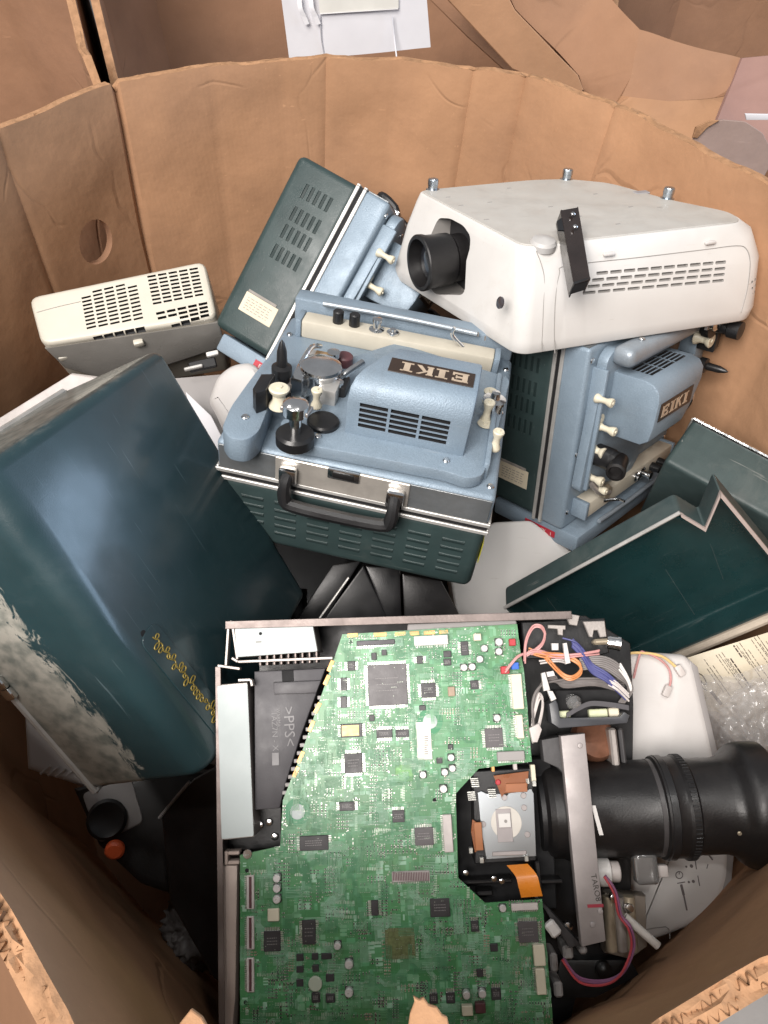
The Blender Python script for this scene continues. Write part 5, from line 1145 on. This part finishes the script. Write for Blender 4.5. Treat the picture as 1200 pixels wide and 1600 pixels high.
# upper right corner plate with lamp socket
obj('corner_plate', prism(dpoly([(815, 972), (945, 966), (952, 1020), (935, 1025), (820, 1030)], -.006), (0, 0, -.03), .001, 1), [black], ch)
b = new()
for px in ([(911, 971), (945, 970), (948, 995), (938, 996), (934, 985), (928, 985), (926, 996), (921, 995)], [(870, 955), (906, 962), (902, 978), (890, 976), (886, 966)], [(856, 976), (884, 977), (884, 984), (880, 984), (880, 993), (872, 992), (871, 983), (856, 982)]): merge(b, prism(dpoly(px, .006), (0, 0, -.004), .0006, 1))
obj('socket_fittings', b, [steel], ch)
bb2, c, w, h = dbox((928, 998, 953, 1007), .0, .012, .002); obj('brass_plate', bb2, [brass], ch)
p = hd(955, 1003, .008); obj('socket_barrel', lathe([(.006, 0), (.0068, .002), (.0068, .010), (.0075, .011), (.0075, .0135), (.005, .014), (.004, .012), (.0005, .012)], (p.x - .004, p.y, .006), (1, -.2, .1), 20), [chrome], ch)
# plastic holder
hp = [(858, 1100), (868, 1092), (872, 1100), (876, 1122), (968, 1120), (975, 1112), (984, 1118), (980, 1130), (874, 1138), (862, 1130)]
holder = obj('lamp_holder', prism(dpoly(hp, .012), (0, 0, -.025), .0012, 2), [mat('grey_holder', (.05, .052, .058), .35, 0, .1, 20)], ch)
obj('holder_back', prism(dpoly([(868, 1078), (984, 1076), (984, 1124), (868, 1128)], -.006), (0, 0, -.02), .001, 1), [darkgap], ch)
for px, m in (((870, 1111, 892, 1122), palegreen), ((921, 1108, 950, 1121), palegreen), ((952, 1106, 968, 1120), cream)): bb2, c, w, h = dbox(px, -.004, .004, .001); obj('holder_part', bb2, [m], holder)
obj('holder_strut', strip([hd(x, y, .008) for x, y in ((885, 1118), (905, 1106), (925, 1099), (960, 1102), (982, 1106))], (.1, 1, 0), .005, .003), [duct], holder)
p = hd(893, 1090, .004); obj('lamp_bulb', lathe([(.004, 0), (.007, .006), (.008, .012), (.005, .018), (.001, .019)], (p.x, p.y, -.006), (.2, -.5, 1), 18), [clearp], holder)
obj('copper_coil', lathe([(.02, 0), (.024, .004), (.025, .012), (.022, .018), (.016, .02)], V((hd(925, 1158, -.05).x, hd(925, 1158, -.05).y, -.06)), (.2, .3, 1), 28), [mat('copper_brown', (.22, .1, .06), .4, .4, .2, 90)], ch)
bb2, c, w, h = dbox((955, 1138, 967, 1205), -.06, -.03, .002); obj('guide_post', bb2, [steel], ch)
bb2, c, w, h = dbox((970, 1138, 978, 1205), -.065, -.035, .002); obj('guide_post', bb2, [castdark], ch)
# lens-side motor bits below the lens
obj('motor_plate', prism(dpoly([(945, 1395), (1010, 1400), (1012, 1480), (985, 1500), (945, 1490)], -.055), (0, 0, -.02), .003, 2), [mat('dusty_alloy', (.3, .26, .22), .5, .4, .2, 20)], ch)
for x, m in ((952, brass), (968, steel), (984, brass)): obj('guide_rod', tube([hd(x - 2, 1400, -.03), hd(x + 4, 1485, -.03)], .006, 14, 2), [m], ch)
p = hd(944, 1370, -.012); obj('motor', cyl((p.x - .006, p.y, -.03), (1, -.05, .02), .0135, .016, 26, .001), [white], ch)
obj('motor_shaft', cyl((p.x + .010, p.y, -.03), (1, -.05, .02), .010, .010, 22, .001), [wirelight], ch)
obj('motor_cap', bx(p.x - .020, p.x - .008, p.y - .006, p.y + .014, -.035, -.018, .003, 2), [white2], ch)
q = hd(1012, 1358, -.02); obj('clear_cap', rbox((.024, .032, .02), (q.x, q.y, -.03), .005, 3), [clearp], ch)
q = hd(1036, 1362, -.03); obj('clear_cap', rbox((.012, .012, .01), (q.x, q.y, -.035), .002, 2), [wirelight], ch)
obj('steel_rod', tube([hd(976, 1432, -.012), hd(1028, 1478, -.010)], .0042, 14, 2), [mat('polished_rod', (.7, .68, .64), .15, .3, .05, 30)], ch)
for px, py in ((960, 1404), (984, 1420), (888, 1448)): p = hd(px, py, -.02); obj('screw', screw((p.x, p.y, -.024), (0, 0, 1), .005, .005), [chrome], ch)
wires([(945, 1370), (962, 1395), (970, 1430), (985, 1450), (990, 1480), (975, 1520), (945, 1535), (905, 1530), (880, 1500)], wirepurple, 2, -.002, 3, .0014); wires([(944, 1372), (960, 1398), (966, 1430), (982, 1455), (986, 1485), (968, 1525), (940, 1540), (905, 1535), (878, 1500)], wirered, 1, 0, 3, .0012)
bb2, c, w, h = dbox((856, 1440, 874, 1466), -.004, .004, .002); bb2.transform(Matrix.Translation(c) @ Matrix.Rotation(.6, 4, 'Z') @ Matrix.Translation(-c)); obj('loose_plug', bb2, [white2], ch)
b = new()
for px in ((880, 1478, 896, 1500), (860, 1490, 872, 1520), (866, 1535, 880, 1560), (905, 1480, 918, 1492)): bb2, c, w, h = dbox(px, -.05, -.02, .002); merge(b, bb2)
obj('mount_tabs', b, [greyplastic], ch)
p = hd(950, 1525, -.04); obj('knob', lathe([(.008, 0), (.008, .006), (.005, .009), (.001, .01)], (p.x, p.y, -.06), (0, 0, 1), 18), [rubber], ch)
obj('side_rail', prism(dpoly([(866, 1560), (875, 1500), (985, 1500), (1000, 1525), (930, 1560)], -.06), (0, 0, -.02), .002, 2), [black], ch)
# ------------------------------------------------------------------ other things in the heap
def slab(name, label, cat, px, dfun, ext, m, r=.004, rv=.01, part='panel'):
    pts = [dfun(*p) for p in px]; c = sum(pts, V()) / len(pts); t = wthing(name, label, cat, c)
    obj(part, prism(pts, ext, r, 3, rv=rv), [m], t, world=True); return t
def plane_fn(o, n):
    o, n = V(o), V(n).normalized()
    return lambda px, py: CAM + ray(px, py) * ((o - CAM).dot(n) / ray(px, py).dot(n))
# white projector below the long lens
fnw = plane_fn(MBD @ V((.40, .22, -.105)), (.05, -.45, .9))
wl = wthing('grey_white_projector', 'pale projector body with printed button symbols, lying under the long lens', 'projector', fnw(1050, 1250))
ext = MBD.to_3x3() @ V((0, 0, -.09))
obj('body', prism([fnw(*p) for p in ((940, 1030), (985, 1017), (1075, 1022), (1090, 1040), (1125, 1190), (1147, 1330), (1143, 1390), (1110, 1440), (1030, 1472), (985, 1480), (960, 1300))], ext, .012, 4, rv=.03), [white2], wl, world=True)
nz = (MBD.to_3x3() @ V((0, 0, 1))) * .0006
def ws(px): return [fnw(*p) + nz for p in px]
mkb = new()
for cx, cy, r in ((1061, 1367, 5.5),): 
    merge(mkb, tube([fnw(cx + r * cos(a), cy + r * sin(a)) + nz for a in [k * 2 * pi / 14 for k in range(15)]], .0005, 5, 1, sm=False))
for a, b, w_ in (((1061, 1362), (1061, 1366), .0005), ((1058, 1380), (1070, 1378), .0005), ((1064, 1382), (1068, 1398), .0014), ((1068, 1398), (1073, 1422), .0009), ((1086, 1345), (1088, 1358), .0005), ((1090, 1368), (1093, 1384), .0005), ((1105, 1333), (1113, 1343), .0009), ((1106, 1350), (1104, 1357), .0005)):
    merge(mkb, tube([fnw(*a) + nz, fnw(*b) + nz], w_, 5, 1, sm=False))
for cx, cy, r in ((1072, 1354, .0011), (1080, 1353, .0018), (1076, 1378, .0012), (1083, 1377, .0016)): merge(mkb, cyl(fnw(cx, cy) + nz * .5, nz, r, .0006, 10))
obj('printed_symbols', mkb, [mat('soft_ink', (.12, .1, .1), .6)], wl, world=True)
obj('body_seam', tube(ws([(1010, 1452), (1040, 1448), (1046, 1456), (1046, 1466)]), .0006, 5, 2), [slotgrey], wl, world=True)
obj('side_band', prism([fnw(*p) - nz * 3 for p in ((1078, 1030), (1092, 1042), (1127, 1192), (1149, 1332), (1144, 1392), (1132, 1416), (1124, 1330), (1100, 1150))], ext * .3 + nz * 6, .002, 2), [greyplastic], wl, world=True)
# loose white lead lying on it
wz = plane_fn(fnw(1020, 1060) + nz * 8, (.05, -.45, .9))
lead = wthing('wire_lead', 'loose yellow and white wires with plugs draped over the pale projector', 'wire', wz(1020, 1050))
obj('yellow_wire', tube([wz(*p) for p in ((958, 1040), (975, 1024), (1000, 1020), (1035, 1026), (1060, 1046))], .0016, 8), [wireyellow], lead, world=True)
obj('white_wire', tube([wz(*p) for p in ((990, 1060), (1000, 1022), (1008, 1020), (1030, 1030), (1045, 1045), (1048, 1065), (1042, 1080))], .0013, 8), [wirepink], lead, world=True)
for (x, y), (u, v) in (((1062, 1048), (4, 6)), ((1042, 1080), (-2, 5))):
    a = wz(x, y); d = wz(x + u, y + v) - a; obj('plug', rbox((.013, .008, .006), (0, 0, 0), .0015, 2, frameM(a, d, nz.cross(d))), [wirelight], lead, world=True)
# instruction sheet at right
fni = plane_fn(aty(1140, 1050, .40), (-.25, -.55, .8))
ins = slab('instruction_card', 'cream printed instruction card with film threading lines at right edge', 'card', [(1066, 1030), (1210, 985), (1290, 1100), (1260, 1190), (1150, 1160), (1105, 1110)], fni, (0, .001, -.002), labelcream, .0004, 0, 'card')
ip = new(); nn_ = V((-.25, -.55, .8)).normalized() * .0007; rr = random.Random(8)
for k in range(30):
    x0, y0 = 1100 + k * 4.6, 1031 - k * 2.1 + rr.uniform(-2, 2) + (26 if k % 6 in (1, 2, 3) else 0) * .6
    u = 0; ln = rr.choice((20, 34, 52, 60))
    while u < ln:
        w_ = rr.uniform(3, 9); merge(ip, tube([fni(x0 + u * .62, y0 + u * .88) + nn_, fni(x0 + (u + w_) * .62, y0 + (u + w_) * .88) + nn_], .0009 if k in (9, 10) else .00035, 5, 1, sm=False)); u += w_ + 1.6
for pth in ([(1072, 1032), (1082, 1036), (1086, 1044), (1082, 1048)], [(1088, 1050), (1098, 1056), (1104, 1068), (1098, 1068), (1090, 1056)], [(1096, 1073), (1104, 1079)]): merge(ip, tube([fni(*p) + nn_ for p in pth], .0006, 5, 4))
merge(ip, tube([fni(1111, 1080) + nn_, fni(1127, 1100) + nn_], .0022, 5, 1, sm=False))
obj('printed_lines', ip, [ink], ins, world=True)
# bubble film bundle
def crumple(c, rad, seed, squash=(1, 1, .6)):
    bm = new(); bmesh.ops.create_icosphere(bm, subdivisions=5, radius=1)
    for v in bm.verts:
        n = v.co.copy(); d = 1 + .25 * abs(mnoise.noise(n * 9 + V((seed, seed, 0)))) + .22 * mnoise.noise(n * 2 + V((seed, 0, 0))) + .16 * abs(mnoise.noise(n * 5 + V((0, seed, 0)))) + .09 * abs(mnoise.noise(n * 12 + V((0, 0, seed))))
        v.co = V(c) + V((n.x * squash[0], n.y * squash[1], n.z * squash[2])) * rad * d
    return bm
bw_ = wthing('plastic_wrap', 'crumpled clear bubble film bunched behind the end of the lens', 'plastic wrap', atd(1165, 1180, .80))
def film_sheet(c, u, v, w_, h_, seed, n=70, amp=.02):
    """one thin crinkled sheet of film: soft folds plus sharp creases"""
    bm = new(); c, u = V(c), V(u).normalized(); v = V(v); v = (v - u * v.dot(u)).normalized(); nn = u.cross(v); g = []
    for i in range(n + 1):
        row = []
        for k in range(n + 1):
            a, b = (k / n - .5) * w_, (i / n - .5) * h_; q = V((a, b, seed * 3.7))
            fr = 1 + .25 * mnoise.noise(V((a * 22, b * 22, seed)))
            d = amp * (mnoise.noise(q * 16) + .75 * abs(mnoise.noise(q * 42)) + .38 * abs(mnoise.noise(q * 95)) - .4)
            row.append(bm.verts.new(c + u * a * fr + v * b * fr + nn * d))
        g.append(row)
    for i in range(n):
        for k in range(n):
            x, y = (k + .5) / n * 2 - 1, (i + .5) / n * 2 - 1
            if x * x + y * y < 1 + .35 * mnoise.noise(V((x * 2.5, y * 2.5, seed))): bm.faces.new((g[i][k], g[i][k + 1], g[i + 1][k + 1], g[i + 1][k]))
    bmesh.ops.delete(bm, geom=[x for x in bm.verts if not x.link_faces], context='VERTS'); return bm
for k, (px, py, d, w_, h_) in enumerate(((1150, 1140, .86, .15, .11), (1195, 1120, .84, .15, .12), (1185, 1160, .88, .17, .12), (1230, 1150, .83, .14, .14))):
    obj('film', film_sheet(atd(px, py, d), (1, .25 * (k - 1.5), .15), (-.1, .8, .5 - .2 * k), w_, h_, k + 2), [wrapm], bw_, world=True, ang=25)
# white flat case right of centre
slab('plastic_cover', 'flat dirty white plastic cover below the upright blue projector', 'cover', [(700, 880), (770, 815), (830, 812), (900, 865), (860, 905), (800, 975), (715, 975)], plane_fn(aty(800, 900, .60), (.1, -.45, .9)), (0, .02, -.05), white, .005, .008)
# pieces at left between cover and beige projector
slab('plastic_cover', 'white rounded plastic shell wedged left of the middle film projector', 'cover', [(332, 640), (322, 625), (335, 585), (360, 565), (395, 560), (420, 600), (410, 640), (380, 690), (350, 680)], plane_fn(aty(370, 620, .80), (-.2, -.5, .8)), (0, .05, -.09), white2, .018, .02, 'shell')
slab('paper_scrap', 'pale grey folded sheet behind the teal cover near the cream projector', 'paper', [(262, 592), (345, 585), (352, 650), (345, 690), (300, 640)], plane_fn(aty(320, 630, .86), (.1, -.4, .9)), (0, .002, -.003), greyplastic, .0005, 0, 'sheet')
slab('paper_scrap', 'white strip of card showing past the right edge of the teal cover', 'paper', [(290, 612), (330, 650), (350, 690), (345, 712), (300, 650)], plane_fn(aty(320, 660, .80), (-.1, -.4, .9)), (0, .002, -.003), paperw, .0005, 0, 'sheet')
slab('pale_panel', 'pale plastic panel edge showing behind the top of the teal cover', 'panel', [(-60, 690), (110, 585), (150, 590), (60, 680), (-60, 760)], plane_fn(aty(40, 650, .72), (.2, -.5, .85)), (0, .008, -.004), wirelight, .002, 0)
# black housings below the middle projector
bh = wthing('black_housing', 'broken black plastic housing lying between circuit board and middle projector', 'housing', aty(600, 930, .48))
fnb = plane_fn(aty(600, 930, .50), (.1, -.6, .8))
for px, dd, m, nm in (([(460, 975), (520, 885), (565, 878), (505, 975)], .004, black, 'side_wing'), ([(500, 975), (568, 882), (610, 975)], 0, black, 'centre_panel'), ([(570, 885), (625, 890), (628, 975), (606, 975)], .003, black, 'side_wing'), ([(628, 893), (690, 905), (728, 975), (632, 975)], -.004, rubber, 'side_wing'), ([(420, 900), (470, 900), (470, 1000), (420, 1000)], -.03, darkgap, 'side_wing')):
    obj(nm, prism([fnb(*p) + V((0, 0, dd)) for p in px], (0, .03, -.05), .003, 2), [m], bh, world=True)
obj('edge_highlight_rail', tube([fnb(500, 968) + V((0, 0, .004)), fnb(545, 905) + V((0, 0, .004))], .0016, 8, 1, sm=False), [alu], bh, world=True)
# dark pocket at lower left
lw = wthing('white_vented_projector', 'white projector with ribbed side, partly under the teal cover at lower left', 'projector', atz(110, 1180, .36))
fl_ = plane_fn(atz(110, 1180, .40), (.3, -.35, .85))
obj('body', prism([fl_(*p) for p in ((35, 1110), (40, 1200), (150, 1235), (300, 1180), (260, 1040), (60, 1040))], (0.02, .02, -.12), .008, 3), [white2], lw, world=True)
rb_ = new()
for k in range(12): merge(rb_, tube([fl_(62 + k * 12, 1202 + k * 2.4) + V((0, -.004, -.006)), fl_(80 + k * 12, 1196 + k * 2.4) + V((0, -.001, .002))], .0018, 6, 1, sm=False))
obj('rib', rb_, [white2], lw, world=True)
bk2 = wthing('black_projector', 'black projector with orange rubber foot in the dark corner at lower left', 'projector', atz(180, 1300, .30))
fk = plane_fn(atz(180, 1300, .36), (.2, -.4, .9))
obj('body', prism([fk(*p) for p in ((110, 1230), (240, 1200), (330, 1200), (330, 1420), (215, 1380), (150, 1320))], (.01, .03, -.16), .012, 3), [rubber], bk2, world=True)
obj('grip_recess', prism([fk(*p) + V((0, 0, .002)) for p in ((128, 1240), (205, 1215), (225, 1285), (155, 1318))], (0, 0, -.004), .003, 2, rv=.008), [greyplastic], bk2, world=True)
obj('grip_ring', lathe([(.024, 0), (.026, .004), (.022, .007), (.014, .004), (.001, .003)], fk(168, 1280) + V((0, 0, .001)), (.2, -.4, .9), 26), [black], bk2, world=True)
obj('orange_foot', lathe([(.010, 0), (.0125, .003), (.0125, .008), (.009, .011), (.001, .0115)], fk(182, 1325) + V((0, 0, .004)), (.2, -.7, .7), 22), [orangep], bk2, world=True)
bc = wthing('black_monitor_case', 'dark grey plastic case standing behind the stripped projector at lower left', 'case', atz(290, 1350, .30))
fc_ = plane_fn(atz(285, 1330, .42), (-.35, -.5, .75))
obj('body', prism([fc_(*p) for p in ((248, 1270), (300, 1215), (360, 1180), (400, 1300), (380, 1560), (330, 1530), (262, 1410))], (.04, .03, -.1), .008, 3), [rubber], bc, world=True)
obj('edge_trim', tube([fc_(*p) for p in ((249, 1278), (272, 1250), (296, 1222))], .0022, 8, 2), [greyplastic], bc, world=True)
bg = wthing('plastic_bag', 'crumpled dark grey bag lying at the bottom of the bin corner', 'bag', atz(270, 1480, .3))
obj('bag', crumple(atz(330, 1440, .22), .055, 5, (1, .9, .8)), [bagm], bg, world=True, ang=180)
# bodies that carry the heap from below
def fill(label, c, size, rz, m, tilt=0):
    t = thing('buried_projector', label, 'projector', Matrix.Translation(V(c)) @ Matrix.Rotation(rz, 4, 'Z') @ Matrix.Rotation(tilt, 4, 'X'))
    obj('case', rbox(size, (0, 0, size[2] / 2), .02, 4), [m], t); obj('grille', rbox((size[0] * .4, .004, size[2] * .4), (0, -size[1] / 2 - .001, size[2] * .5), .001, 1), [slotdark], t); obj('lens', lathe([(.035, 0), (.035, .02), (.03, .022), (.026, .012), (.001, .012)], (size[0] * .35, -size[1] / 2, size[2] * .5), (0, -1, 0), 24), [black], t)
fill('dark projector case buried deep under the middle film projector', (0, .74, .16), (.40, .32, .24), .2, rubber)
fill('dark projector case buried deep at the right under the green lids', (.30, .66, .08), (.36, .30, .22), -.5, rubber)
fill('grey projector case buried deep at the far left under the cream projector', (-.38, .86, .20), (.36, .30, .26), .9, rubber)
fill('dark projector case buried under the stripped projector', (.02, .26, .17), (.40, .30, .22), .05, rubber)
fill('dark projector case buried at the far rear wall', (.08, 1.10, .22), (.42, .26, .30), .1, rubber)
# ------------------------------------------------------------------ light
w = bpy.data.worlds.new('World'); sc.world = w; w.use_nodes = True
bgn = w.node_tree.nodes['Background']; bgn.inputs[0].default_value = (.92, .95, 1.0, 1); bgn.inputs[1].default_value = .31
def area(name, loc, target, size, power, col, sy=None):
    l = bpy.data.lights.new(name, 'AREA'); l.energy = power; l.color = col; l.size = size
    if sy: l.shape = 'RECTANGLE'; l.size_y = sy
    o = bpy.data.objects.new(name, l); COL.objects.link(o); o.location = loc; o.rotation_euler = (V(target) - V(loc)).to_track_quat('-Z', 'Y').to_euler(); return o
area('ceiling_lamp', (-1.3, -1.7, 3.7), (0, .8, .7), 2.2, 290, (1, .94, .89))
area('doorway_daylight', (4.0, 1.0, 1.28), (-.3, .6, .95), 4.2, 105, (.55, .74, 1), .8)
for x, y in ((-.6, -.3), (.8, .2), (-1.8, 1.6)):
    area('ceiling_lamp', (x, y, 4.5), (x * .2, .6, .6), .18, 20, (1, .97, .93))
sc.view_settings.view_transform = 'Standard'; sc.view_settings.look = 'None'; sc.view_settings.exposure = 0; sc.view_settings.gamma = 1; sc.view_settings.use_curve_mapping = False
try:
    sc.cycles.max_bounces = 6; sc.cycles.transmission_bounces = 6; sc.cycles.transparent_max_bounces = 8; sc.cycles.caustics_reflective = False; sc.cycles.caustics_refractive = False
except Exception: pass
